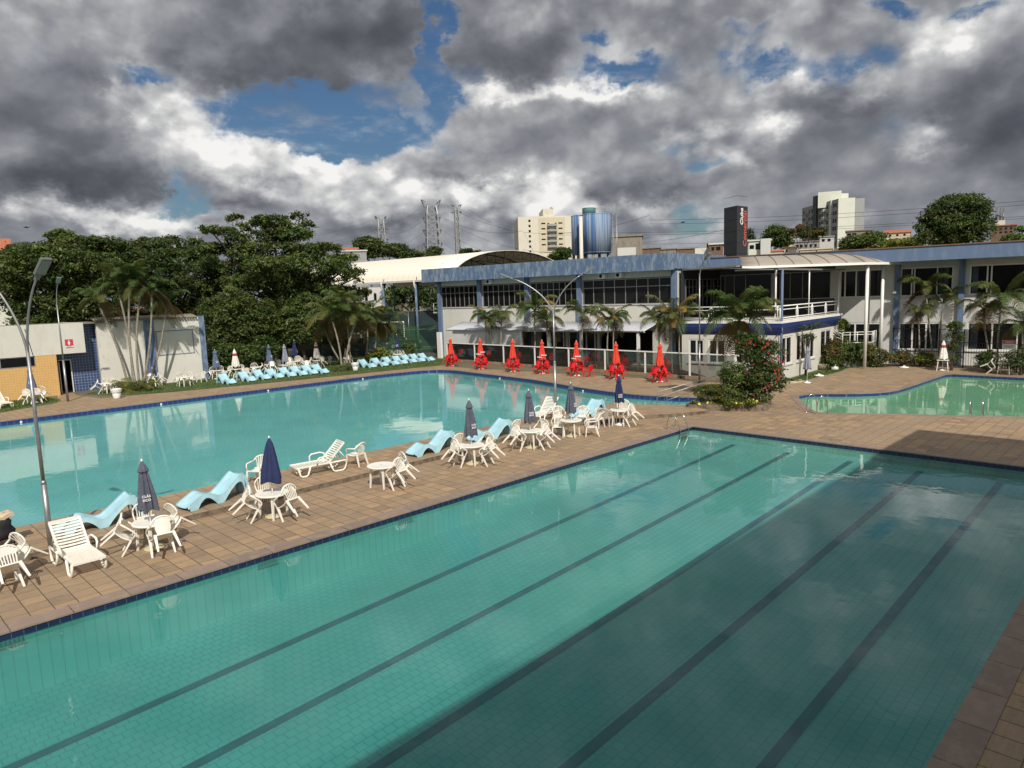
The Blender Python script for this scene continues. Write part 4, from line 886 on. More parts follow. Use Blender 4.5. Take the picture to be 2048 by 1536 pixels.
for x, z in ((6.6, 7.2), (17.9+1.0, 7.2), (22.4-1.9, 7.22)):
    u = MB().box((x, -.42, z-.18), (x+.62, -.06, z+.22)).build('air_conditioner', 'whitep', t, bevel=.02); f_ = MB(); f_.lathe([(.15, 0), (.15, .01), (.02, .012)], 18); o = f_.build('fan_grille', 'black', u); o.location = (x+.24, -.425, z+.02); o.rotation_euler = (PI/2, 0, 0)
mb = MB()
for k in range(3): mb.tube([(2.4, -.10, 2.9-k*.22), (4.6, -.10, 2.9-k*.22)], .014, 6)
mb.tube([(2.4, -.1, 0), (2.4, -.1, 2.95)], .02, 6); mb.build('pipe_rail', 'steel', t)
# side balcony at the left end
mb = MB(); mb.box((-1.25, .3, 4.35), (-.02, 3.5, 4.45)); mb.build('side_balcony', 'plasterB', t)
mb = MB()
for z in (4.75, 5.35): mb.tube([(-1.2, .35, z), (-1.2, 3.4, z)], .02, 6); mb.tube([(-1.2, .35, z), (-.02, .35, z)], .02, 6)
for y in (.35, 1.1, 1.9, 2.7, 3.4): mb.tube([(-1.2, y, 4.4), (-1.2, y, 5.35)], .02, 6)
mb.build('balcony_rail', 'whitep', t)
o = MB().tube([(0, 0, 0), (0, 0, .55)], .02, 6).lathe([(.05, .5), (.07, .56), (.04, .62)], 10).build('camera_mast', 'whitep', None, (44.6, 53.4, 8.7)); tag(o, 'small white camera mast on the left end of the hall roof', 'mast')
# glass rail along the terrace
A_, B_ = Vector((41.95, 50.3, 0)), Vector((41.05, 20.6, 0))
t = root('glass_rail', 'white glass balustrade between the red parasols and the club hall', 'railing', A_, B_); Lr = (B_-A_).length
MB().box((-.2, -.02, 0), (Lr, .35, .20)).build('stone_kerb', 'deck', t)
posts = [0.0, 3.95, 7.75, 11.5, 15.2, 18.8, 22.4, 26.0, 29.3]
for x in posts: MB().box((x-.055, .08, .20), (x+.055, .20, 1.66)).build('post', 'whitep', t)
MB().box((-.08, .07, 1.66), (Lr-.2, .21, 1.73)).build('top_rail', 'whitep', t)
for i in range(len(posts)-1):
    MB().box((posts[i]+.06, .135, .24), (posts[i+1]-.06, .145, 1.655)).build('glass_panel', 'panelglass', t)
    if i in (1, 2, 4, 5, 6, 7) or True:
        mb = MB(); c_ = (posts[i]+posts[i+1])/2
        mb.tube([(c_+.26*math.cos(a), .128, .95+.26*math.sin(a)) for a in np.linspace(0, 2*PI, 25)], .010, 5); mb.tube([(c_+.13*math.cos(a), .128, .95+.13*math.sin(a)) for a in np.linspace(0, 2*PI, 19)], .008, 5)
        for a in (0, 1.05, 2.1): mb.tube([(c_-.26*math.cos(a), .128, .95-.26*math.sin(a)), (c_+.26*math.cos(a), .128, .95+.26*math.sin(a))], .007, 5)
        mb.build('emblem', 'blackiron' if i in (7,) else 'red', t)
t = thing('white_gate_post', 'tall white gate post at the left corner of the club hall', 'gate post', (43.7, 53.3, 0)); MB().box((-.12, -.25, 0), (.12, .3, 2.55)).build('post', 'whitep', t); MB().box((-.14, .32, 0), (.10, .40, 2.6)).build('edge_strip', 'blackiron', t)
# balcony block
t = thing('balcony_block', 'low block with balcony, royal blue band and white windows right of centre', 'building', (0, 0, 0))
C1, C2, CA, CB = Vector((42.7, 18.94, 0)), Vector((53.6, 19.44, 0)), Vector((42.1, 25.4, 0)), Vector((47.5, 28.95, 0))
def seg(P0, P1):                          # matrix with local x from P0 to P1, y to the left of it ... z up
    d = (P1-P0).normalized(); R = Matrix((d, Vector((-d.y, d.x, 0)), Vector((0, 0, 1)))).transposed().to_4x4(); R.translation = P0; return R
def wallseg(P0, P1, mk, name, parent, m_):
    o = mk; return o
def child_frame(name, parent, P0, P1):
    return seg(P0, P1)
for P0, P1, hs in ((CA, C1, [(.5, 1.6, 1.0, 2.6), (1.9, 3.1, 1.0, 2.6), (3.6, 5.6, 1.0, 2.6)]), (C1, C2, [(.5, 2.4, .95, 2.75), (3.2, 6.6, .95, 2.75), (7.8, 10.0, .95, 2.75)])):
    R = seg(P0, P1); L_s = (P1-P0).length; y_in = 0
    mb = MB(); wall_with(mb, 0 if P0 is C1 else 0, L_s, 0, 3.0, hs, .22); o = mb.build('wall', 'oldwhite', t); o.matrix_local = R
    for (a, b, c, e) in hs:
        f = window(t, a, b, c, e, max(2, int((b-a)/.75)), None, .10, 'wframe', .10, True); f.matrix_local = R
        pass
    mb = MB(); rows = [[(x, -.32*math.sin(u*PI/2)-.005, 2.93+.72*u) for x in np.linspace(-.3, L_s+.3, 6)] for u in (0, .35, .7, 1)]; mb.grid(rows, .03); o = mb.build('blue_band', 'royal', t); o.matrix_local = R
    mb = MB(); mb.box((-.34 if P0 is C1 else -.1, -.36, 3.66), (L_s+.3, .1, 3.80)); o = mb.build('floor_edge', 'whitep', t); o.matrix_local = R
    mb = MB()
    for z, r_2 in ((4.72, .038), (4.50, .026), (3.98, .026), (3.86, .02)): mb.tube([(-.15, -.15, z), (L_s+.1, -.15, z)], r_2, 8)
    nseg = 3 if P0 is not C1 else 4
    for k in range(nseg+1):
        x = L_s*k/nseg; mb.tube([(x, -.15, 3.8), (x, -.15, 4.72)], .03, 8)
        if 0 < k < nseg or True:
            for s_ in (-.17, .17): mb.tube([(x, -.15, 3.88), (x+s_, -.15, 4.02), (x+s_, -.15, 4.52), (x, -.15, 4.68)], .022, 6)
    o = mb.build('balcony_rail', 'whitep', t); o.matrix_local = R
# balcony floor, back walls and flat ceiling
def slab(poly, z0, z1, name, m_, parent):
    mb = MB(); n = len(poly); mb.poly([(p[0], p[1], z1) for p in poly]); mb.poly([(p[0], p[1], z0) for p in reversed(poly)])
    for i in range(n):
        a, b = poly[i], poly[(i+1) % n]; mb.poly([(a[0], a[1], z0), (b[0], b[1], z0), (b[0], b[1], z1), (a[0], a[1], z1)])
    return mb.build(name, m_, parent)
fl = [(42.75, 19.3), (53.5, 19.75), (55.5, 21), (54.2, 29), (47.7, 28.9), (42.3, 25.2)]
slab(fl, 3.62, 3.76, 'balcony_floor', 'conc', t)
slab([(45.9, 23.4), (51.0, 18.4), (56.0, 17.3), (54.4, 28.9), (47.6, 28.7)], 7.36, 7.46, 'balcony_ceiling', 'conc', t)
for q, z0, z1, m_, r0_ in (((42.68, 18.72), .0, 7.0, 'pillar', .075), ((42.62, 19.1), 3.8, 6.95, 'whitep', .05), ((47.5, 19.0), 3.8, 6.95, 'whitep', .04), ((53.5, 19.25), 3.8, 6.95, 'whitep', .045)):
    MB().tube([(*q, z0), (*q, z1)], r0_, 10).build('post', m_, t)
mb = MB(); 
for a, b in (((42.3, 18.75, 6.98), (54.2, 19.1, 6.98)), ((42.3, 18.75, 6.98), (45.0, 23.0, 7.1))): mb.bar(a, b, .10, .10)
for k in range(12): mb.tube([(42.5+k*.95, 18.9, 6.95), (43.2+k*.95, 23, 7.25)], .02, 5)
mb.build('pergola_beam', 'alu', t)
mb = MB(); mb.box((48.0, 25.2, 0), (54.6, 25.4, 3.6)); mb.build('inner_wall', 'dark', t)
t = thing('hall_side_wing', 'shaded wing with dark windows behind the balcony', 'building', (0, 0, 0))
R = seg(Vector((47.6, 28.6, 0)), Vector((54.6, 28.6, 0)))
o = MB().box((0, 0, 3.7), (7.2, .2, 7.5)).build('wall', 'charcoal', t); o.matrix_local = R  # recess shade put into this wall's near-black colour
for a, b in ((.3, 1.9), (2.2, 4.2), (4.6, 6.6)): f = window(t, a, b, 4.5 if a < 4 else 3.9, 6.7, 3, 6.1, .05, 'alu', .0, False); f.matrix_local = R
# curved canopy over the balcony corner
t = thing('curved_canopy', 'beige curved sheet canopy on white posts at the building corner', 'canopy', (0, 0, 0))
E0, E1, E2 = Vector((45.45, 22.75, 0)), Vector((51.35, 16.75, 0)), Vector((56.4, 15.7, 0)); inn = Vector((.71, .70, 0)); mb = MB(); rb = MB()
K0, K1 = Vector((50.6, 25.6, 0)), Vector((55.0, 20.2, 0))
def arc(P, Q, z0=7.32, z1=8.22): return [(*(P.lerp(Q, k/8)).xy, z0+(z1-z0)*math.sin(k/8*PI/2)**.8) for k in range(9)]
rows = [arc(E0.lerp(E1, k/7), K0.lerp(K1, k/7)) for k in range(8)]; mb.grid(rows, .03); rows2 = [arc(E1.lerp(E2, k/3), K1) for k in range(4)]; mb.grid(rows2, .03)
mb.build('sheet', 'canopy', t)
for r_w in rows+rows2[1:]: rb.tube([(x, y, z+.02) for x, y, z in r_w], .025, 5)
rb.build('rib', 'conc', t)
mb = MB(); mb.bar((*E0.xy, 7.28), (*E1.xy, 7.28), .10, .16); mb.bar((*E1.xy, 7.28), (*E2.xy, 7.28), .10, .16); mb.build('edge_beam', 'whitep', t)
for q in ((52.12, 16.87), (55.0, 16.75)): MB().tube([(*q, 0), (*q, 7.3)], .11, 12).build('post', 'whitep', t)
# right wing
# dark glazing onto the balcony; recess shade painted as dark sheets
t = root('right_wing', 'two-storey wing with blue roof edge and open white windows at the right', 'building', (56.19, 16.29), (57.9, 8.93)); Lw = 20
ups = [(-12.6, -8.6), (-8.3, -4.3), (-3.65, -.75), (.35, 3.6), (4.55, 9.2), (10.2, 14.6)]; los = [(-3.4, -.8), (.35, 2.95), (4.55, 8.9), (10.2, 14)]
mb = MB(); wall_with(mb, -13, Lw, 3.6, 7.45, [(a, b, 4.9, 6.95) for a, b in ups]); wall_with(mb, -13, Lw, 0, 3.6, [(a, b, 1.02, 3.02) for a, b in los]); mb.box((-13, 8, 0), (Lw, 8.25, 7.4)); mb.build('wall', 'plasterB', t)
mb = MB(); mb.box((-12.9, -2.05, 7.36), (Lw, -1.8, 8.30)); mb.box((-12.9, -1.797, 7.45), (Lw, 8.3, 7.6)); mb.build('fascia', 'fascia2', t); MB().box((-12.9, -2.12, 8.303), (Lw, 8.5, 8.38)).build('roof', 'brownbld', t)
for x0, x1, z0, z1 in ((3.0, 3.3, 5.0, 6.85), (2.75, 2.95, 5.0, 6.85), (4.7, 5.05, 5.0, 6.85), (8.5, 8.95, 5.0, 6.85), (.5, .75, 1.15, 2.9), (2.45, 2.7, 1.15, 2.9), (4.75, 5.2, 1.15, 2.9), (8.3, 8.6, 1.15, 2.9), (-2.6, -2.35, 5.0, 6.85)):
    MB().box((x0, .062, z0), (x1, .078, z1)).build('curtain', 'curtain', t)
for x in (-.02, 3.92, 9.6): MB().box((x, -.22, 0), (x+.36, -.003, 7.4)).build('pillar', 'pillar', t)
for a, b in ups:
    xs3 = [a, a+(b-a)*.22, a+(b-a)*.27, a+(b-a)*.70, b] if a > 0 else [a, a+.35, a+1.1, a+2., b]; window(t, a, b, 4.9, 6.95, 4, None, .09 if a > -4 else .05, 'wframe' if a > -4 else 'alu', .10, a > -4, cset=xs3)
MB().box((-12.9, -.06, 3.7), (-4.0, -.003, 4.88)).box((-12.9, -.06, 6.96), (-4.0, -.003, 7.35)).build('recess_shade_panel', 'charcoal', t)  # dark sheets added to paint the shade on the recess wall
for a, b in los: window(t, a, b, 1.02, 3.02, 3, None, .11, 'wframe', .10, True)
l_ = MB().box((-.10, -.40, 5.15), (.12, -.22, 5.32)).build('floodlight', 'signwhite', t)
# stair and landing
t = thing('stair_landing', 'white railed stair and raised landing at the building corner', 'stair', (0, 0, 0))
ld = [(52.3, 18.5), (53.9, 16.95), (55.8, 17.3), (55.2, 19.2)]; slab(ld, 1.25, 1.55, 'landing', 'conc', t); slab([(a*.985+.8, b*.97+.55) for a, b in ld], 0, 1.24, 'base', 'greybld', t)
mb = MB()
for k in range(9): mb.box((53.2, 19.2+k*.26-.26, 1.55+k*.235), (54.6, 19.2+k*.26, 1.78+k*.235))
mb.build('steps', 'conc', t)
mb = MB()
for a, b in (((52.4, 18.5), (53.9, 17.0)), ((53.9, 17.0), (55.7, 17.3))):
    a, b = Vector((*a, 0)), Vector((*b, 0))
    for z in (1.72, 2.3, 2.48): mb.tube([a+Vector((0, 0, z)), b+Vector((0, 0, z))], .028, 6)
    for k in range(5): q = a.lerp(b, k/4); mb.tube([q+Vector((0, 0, 1.5)), q+Vector((0, 0, 2.48))], .024, 6)
for dz in (.55, .8, 1.0): mb.tube([(53.1, 21.5, 3.75+dz*.9), (53.1, 19.2, 1.6+dz*.9), (52.5, 18.6, 1.5+dz*.9)], .028, 6)
mb.build('handrail', 'whitep', t)
# iron fence on the right with the warning sign
A_, B_ = Vector((56.0, 16.2, 0)), Vector((53.4, 5.0, 0)); t = root('iron_fence', 'tall black iron fence in front of the right wing', 'fence', A_, B_); Lf = (B_-A_).length
mb = MB()
for z in (.15, 1.05, 1.75, 2.6): mb.box((0, -.015, z), (Lf, .015, z+.04))
mb.build('rail', 'blackiron', t); mb = MB()
for k in range(int(Lf/.16)): mb.box((k*.16, -.008, .15), (k*.16+.016, .008, 1.78))
mb.build('bars', 'blackiron', t)
for k in range(8): MB().box((k*1.6-.03, -.03, 0), (k*1.6+.03, .03, 2.65)).build('post', 'blackiron', t)
p = at(1989, 693, 54.2); t = thing('warning_sign', 'small red and white warning sign hung on the iron fence', 'sign', (p.x, p.y, p.z), math.atan2(B_.y-A_.y, B_.x-A_.x))
p2 = A_+(B_-A_)*.655; t.location = (p2.x-.12, p2.y, 1.72)
MB().box((-.40, -.02, -.28), (.40, .0, .28)).build('board', 'signwhite', t); MB().box((-.38, -.026, .07), (.38, -.021, .26)).build('heading_strip', 'signred', t)
RX = Matrix.Rotation(PI/2, 4, 'X')
text('AVISO', .17, Matrix.Translation((0, -.028, .16)) @ RX, 'signwhite', t); text('USO EXCLUSIVO\nDOS SÓCIOS', .085, Matrix.Translation((0, -.024, -.09)) @ RX, 'textdark', t)
# paper notice on the low block
o = MB().box((-.14, -.01, -.3), (.14, 0, .3)).build('paper_notice', 'signwhite', None, (52.6, 19.30, 1.9)); tag(o, 'white paper notice on the low block window by the shrubs', 'notice')
# changing rooms, left
t = thing('changing_room', 'flat changing-room building with ochre tiles and an open door', 'building', (0, 0, 0))
mb = MB(); wall_with(mb, -25, 14.05, 2.88, 5.0, [], .3, 56.95); mb.box((13.75, 57.253, 2.88), (14.05, 62, 5.0)); mb.box((12.25, 57.253, 2.88), (13.74, 58.6, 2.98)); mb.box((-25, 61.7, 0), (20, 62, 4.9)); mb.build('wall', 'plaster', t)
mb = MB(); wall_with(mb, -25, 12.2, 0, 2.878, [(5.0, 10.95, 2.15, 2.87)], .3, 56.96); mb.build('tiled_wall', 'tileorange', t)
mb = MB(); mb.box((11.95, 57.263, 0), (12.2, 58.6, 2.875)); mb.build('door_reveal', 'whitep', t)
mb = MB(); wall_with(mb, 12.2, 15.6, 0, 5.0, [(12.3, 13.35, 0, 2.4)], .2, 58.3); mb.build('blue_tiled_wall', 'tileblue', t)
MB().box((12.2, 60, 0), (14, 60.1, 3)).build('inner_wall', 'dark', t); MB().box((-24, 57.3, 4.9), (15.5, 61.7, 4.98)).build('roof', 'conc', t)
f = window(t, 0, 5.95, 2.16, 2.86, 3, None, .05, 'alu', .1, False); f.matrix_local = Matrix.Translation((5.0, 56.98, 0))
dr = MB().box((12.3, 58.2, 0), (12.36, 58.29, 2.4)).box((13.29, 58.2, 0), (13.35, 58.29, 2.4)).box((12.36, 58.2, 2.34), (13.29, 58.29, 2.4)).build('door_frame', 'wframe', t)
MB().box((12.4, 57.45, .02), (12.44, 58.18, 2.3)).build('open_door', 'plasterB', t)
MB().tube([(10.85, 56.93, 2.9), (10.55, 56.93, 4.75)], .02, 6).build('pipe', 'blackiron', t)
t = thing('restroom_sign', 'red square sign with a white figure on the changing-room wall', 'sign', (13.05, 56.92, 3.62))
MB().box((-.24, -.02, -.20), (.24, 0, .26)).build('board', 'signred', t); MB().box((-.24, -.021, -.30), (.24, .0, -.203)).build('caption_strip', 'signwhite', t)
mb = MB(); fig = [(-.035, -.13), (.035, -.13), (.045, -.02), (.09, -.02), (.05, .09), (.03, .11), (-.03, .11), (-.05, .09), (-.09, -.02), (-.045, -.02)]; mb.poly([(a, -.026, b) for a, b in fig]); mb.poly([(.038*math.cos(a), -.026, .165+.038*math.sin(a)) for a in np.linspace(0, 2*PI, 13)[:-1]]); mb.build('figure', 'signwhite', t)
text('FEMININO', .07, Matrix.Translation((0, -.025, -.252)) @ RX, 'textdark', t)
t = thing('garden_wall', 'tall white rendered wall with blue stripes behind the leaning palms', 'wall', (0, 0, 0))
mb = MB(); mb.box((15.0, 57.5, 0), (22.35, 57.75, 5.03)); mb.build('wall', 'oldwhite', t)
MB().box((18.2, 57.47, 0), (18.95, 57.497, 4.95)).build('blue_stripe', 'fascia', t); MB().box((22.353, 57.38, 0), (22.75, 57.8, 5.1)).build('end_pillar', 'fascia', t)
mb = MB()
for a, b in (((19.05, 4.05), (21.8, 4.05)), ((19.05, 2.2), (21.8, 2.2)), ((19.05, 2.2), (19.05, 4.05)), ((21.8, 2.2), (21.8, 4.05))): mb.box((min(a[0], b[0])-.03, 57.48, min(a[1], b[1])-.03), (max(a[0], b[0])+.03, 57.498, max(a[1], b[1])+.03))
mb.build('painted_frame', 'pillar', t)
mb = MB()
for k in range(34): mb.tube([(15.0+k*.215, 57.25, 5.04), (15.0+k*.215, 58.4, 5.25)], .09, 6)
mb.build('tile_coping', 'conc', t)
# sports hall roof
t = thing('sports_roof', 'large cream arched sheet roof over the sports court', 'sports hall', (0, 0, 0))
E_r = at(905, 532, 78); E_l = at(640, 557, 96); zE = 7.9; E_r.z = E_l.z = 0; ax = (E_l-E_r).normalized(); bk = Vector((ax.y, -ax.x, 0)); bk = bk if bk.dot(HD) > 0 else -bk
mb = MB(); Wd = 22; Ls = 34
def ar(P, k, n=20, ins=0): u = k/n; q = P+bk*(Wd*(.5-.5*math.cos(u*PI))); return (q.x, q.y, zE-ins+3.4*math.sin(u*PI))
R_ = seg(E_r, E_r+ax); Ri = R_.inverted()
rows = [[Ri @ Vector(ar(E_r+ax*(Ls*j/6), k)) for k in range(21)] for j in range(7)]; mb.grid([[tuple(p) for p in r] for r in rows], .08); o = mb.build('roof_sheet', 'metalroof', t); o.matrix_local = R_
mb = MB()
for j in range(0, 7):
    P0 = E_r+ax*(Ls*j/6+.15)
    for k in range(20): 
        mb.bar(ar(P0, k, ins=.15), ar(P0, k+1, ins=.15), .12, .1); mb.bar(ar(P0, k, ins=1.0), ar(P0, k+1, ins=1.0), .1, .08); mb.bar(ar(P0, k, ins=.15), ar(P0, k, ins=1.0), .06, .06); mb.bar(ar(P0, k, ins=1.0), ar(P0, k+1, ins=.15), .05, .05)
mb.build('truss', 'blackiron', t)
for j in range(7):
    P0 = E_r+ax*(Ls*j/6+.3)
    for q in (P0, P0+bk*Wd): MB().tube([(q.x, q.y, 0), (q.x, q.y, zE)], .14, 10).build('column', 'greenwire' if q is not P0 else 'fascia', t)
    a = P0-bk*.25; MB().tube([(a.x, a.y, zE+.05), (a.x, a.y, zE-.6), (a.x+bk.x*.3, a.y+bk.y*.3, zE-1.0), (a.x+bk.x*.3, a.y+bk.y*.3, 1)], .09, 8).build('drainpipe', 'beigebld', t)
a, b = E_r-bk*.1, E_r+ax*Ls-bk*.1; MB().bar((a.x, a.y, zE-.02), (b.x, b.y, zE-.02), .25, .22).build('gutter', 'plasterB', t)
# netting and green fences round the court
def netfence(name, label, a, b, h, mnet, mpost, step, group=None, posth=.0, cat='fence'):
    a, b = Vector((*a, 0)), Vector((*b, 0)); t = root(name, label, cat, a, b); L = (b-a).length
    if group: t['group'] = group
    MB().box((0, -.006, .05), (L, .006, h)).build('netting', mnet, t)
    n = max(1, round(L/step))
    for k in range(n+1): MB().tube([(L*k/n, 0, 0), (L*k/n, 0, h+posth)], .035, 8).build('post', mpost, t)
    mb = MB(); [mb.tube([(0, 0, z), (L, 0, z)], .02, 6) for z in (.1, h*.5, h)]; mb.build('rail', mpost, t); return t
fa, fb = at(722, 700, 82), at(884, 690, 79)
netfence('court_net', 'high dark shade netting around the sports court', (fa.x+3, fa.y+3), (fb.x+4, fb.y+3), 4.4, 'shade', 'steel', 5)
netfence('court_net', 'lower green chain-link fence right of the centre palms', (*g(738, 712).xy,), (*g(886, 703).xy,), 2.9, 'chain', 'greenwire', 3)
flat('court_grass', [tuple(g(640, 705).xy), tuple(g(890, 700).xy), (70, 85), (52, 110)], [], .002, 'grass')
flat('service_road', [tuple(g(770, 713).xy), tuple(g(884, 712).xy), (62, 74), (50, 80)], [], .006, 'asphalt')
q0, q1 = g(757, 690), g(808, 690); t = thing('football_goal', 'white football goal frame behind the green fence', 'goal', (0, 0, 0))
q0 = at(770, 660, 84); q1 = at(808, 660, 84); MB().tube([(q0.x-2, q0.y+2, 0), (q0.x-2, q0.y+2, 3.2), (q1.x, q1.y, 3.2), (q1.x, q1.y, 0)], .07, 8).build('frame', 'whitep', t)
# dark banner by the hedge
q = g(565, 712); t = thing('dark_banner', 'dark shade cloth stretched in a white frame beside the hedge', 'screen', q, math.atan2(-HR.y, -HR.x)+PI)
mb = MB(); rows = [[(-1.7+3.4*i/10, .12*math.sin(j*1.5)*math.sin(PI*i/10), .8+2.7*j/8) for i in range(11)] for j in range(9)]; mb.grid(rows, .01); mb.build('cloth', 'net', t)
MB().tube([(-2.9, 0, .7), (1.8, 0, .7), (1.8, 0, 3.6)], .035, 6).tube([(-1.8, 0, 0), (-1.8, 0, 3.6)], .035, 6).tube([(1.8, 0, 0), (1.8, 0, .7)], .035, 6).build('frame', 'plasterB', t)
netfence('metal_fence', 'low black wire fence behind the centre palm clump', tuple(g(596, 716).xy), tuple(g(735, 712).xy), 1.9, 'shade', 'blackiron', 3)
# ------------------------------------------------------------------ cars, person
def car(loc, rz, paint, label):
    t = thing('parked_car', label, 'car', loc, rz, 'cars parked behind the green fence')
    sidep = [(-2.05, .38), (-2.08, .62), (-1.98, .86), (-1.75, .95), (-1.25, 1.40), (-.9, 1.47), (.1, 1.46), (.45, 1.36), (1.05, .98), (1.85, .84), (2.05, .66), (2.08, .40)]
    mb = MB(); mb.smooth = False; rows = []
    for x, z in sidep: 
        wd = .84 if z < 1.0 else .84-(z-1.0)*.45; rows.append([(x, -wd*1.0, .34 if z < .45 else .34), (x, -wd, min(z, .85)), (x, -wd+.02, z-.03), (x, -wd+.12, z), (x, 0, z+.02), (x, wd-.12, z), (x, wd-.02, z-.03), (x, wd, min(z, .85)), (x, wd, .34)])
    mb.grid(rows); mb.poly(rows[0]); mb.poly(rows[-1][::-1]); mb.box((-2.0, -.80, .25), (2.0, .80, .345)); b = mb.build('body', paint, t)
    for sy in (-1, 1):
        mb = MB(); y = sy*.845
        mb.poly([(-1.22, sy*.70, 1.33), (-.95, sy*.655, 1.42), (-.30, sy*.655, 1.42), (-.30, y, .97), (-1.55, y, .97)]); mb.poly([(-.22, sy*.655, 1.42), (.35, sy*.67, 1.38), (.90, y, .99), (-.22, y, .97)])
        for i, v in enumerate(mb.v): mb.v[i] = (v[0], v[1]+sy*.015, v[2])
        mb.build('side_window', 'darkglass', t)
        for x in (-1.30, 1.30):
            w_ = MB().tube([(x, sy*.70, .31), (x, sy*.88, .31)], .31, 24).build('wheel', 'rubber', t); mb = MB()
            for k in range(5): a = k*2*PI/5; mb.bar((x, sy*.885, .31), (x+.2*math.cos(a), sy*.885, .31+.2*math.sin(a)), .07, .02, up=(0, 1, 0))
            mb.tube([(x+.2*math.cos(a), sy*.885, .31+.2*math.sin(a)) for a in np.linspace(0, 2*PI, 21)], .022, 5); mb.build('rim', 'silver', w_)
        MB().box((-2.09, sy*.55-.16, .70), (-2.02, sy*.55+.16, .84)).build('tail_light', 'red', t); MB().box((2.0, sy*.58-.16, .62), (2.09, sy*.58+.16, .74)).build('headlight', 'signwhite', t)
    return t
p = g(866, 694); car((p.x+.6, p.y+.9, 0), math.atan2(-HR.y, -HR.x)+.25, 'silver', 'silver hatchback parked behind the green fence beside the hall')
p = g(815, 700); car((p.x+1.5, p.y+2.5, 0), math.atan2(-HR.y, -HR.x)+.1, 'darkcar', 'dark car parked left of the silver hatchback behind the fence')
def person(p, rz, label):
    t = thing('person', label, 'person', p, rz)
    J = {'pel': (0, 0, .95, .145), 'wai': (0, 0, 1.08, .13), 'che': (0, .01, 1.32, .155), 'nek': (0, 0, 1.50, .055), 'hed': (0, .015, 1.62, .095), 'top': (0, .01, 1.70, .085)}
    for s, sx in (('l', -1), ('r', 1)):
        J.update({'hip'+s: (sx*.09, 0, .90, .085), 'kne'+s: (sx*.10, .02, .50, .058), 'ank'+s: (sx*.11, 0, .08, .040), 'toe'+s: (sx*.12, .14, .03, .035), 'sho'+s: (sx*.18, 0, 1.42, .058), 'elb'+s: (sx*.25, .0, 1.14, .040), 'wri'+s: (sx*.27, .06, .90, .028), 'han'+s: (sx*.27, .08, .80, .03)})
    E_ = [('pel', 'wai'), ('wai', 'che'), ('che', 'nek'), ('nek', 'hed'), ('hed', 'top')]
    for s in 'lr': E_ += [('pel', 'hip'+s), ('hip'+s, 'kne'+s), ('kne'+s, 'ank'+s), ('ank'+s, 'toe'+s), ('che', 'sho'+s), ('sho'+s, 'elb'+s), ('elb'+s, 'wri'+s), ('wri'+s, 'han'+s)]
    K = list(J); me = bpy.data.meshes.new('body'); me.from_pydata([J[k][:3] for k in K], [(K.index(a), K.index(b)) for a, b in E_], []); o = bpy.data.objects.new('body', me); COL.objects.link(o)
    o.modifiers.new('skin', 'SKIN'); sd = o.modifiers.new('sub', 'SUBSURF'); sd.levels = sd.render_levels = 2
    for i, k in enumerate(K): me.skin_vertices[0].data[i].radius = (J[k][3], J[k][3]); me.skin_vertices[0].data[i].use_root = (k == 'pel')
    dg = bpy.context.evaluated_depsgraph_get(); m2 = bpy.data.meshes.new_from_object(o.evaluated_get(dg)); bpy.data.objects.remove(o)
    m2.materials.append(M['skin']); m2.materials.append(M['signwhite']); m2.materials.append(M['textdark'])
    for f in m2.polygons:
        c = f.center; f.use_smooth = True
        f.material_index = 1 if (.98 < c.z < 1.50 and (abs(c.x) < .24 or c.z > 1.18)) else (2 if c.z <= .98 and abs(c.x) < .22 and c.z > .45 else 0)
    b = bpy.data.objects.new('body', m2); COL.objects.link(b); b.parent = t
    mb = MB(); mb.lathe([(.16, 1.66), (.17, 1.67), (.10, 1.69), (.095, 1.77), (.05, 1.80), (0, 1.81)], 18); mb.build('hat', 'signwhite', t); return t
p = g(751, 716); person(p, 1.2, 'person in a white shirt and white hat standing by the green fence')
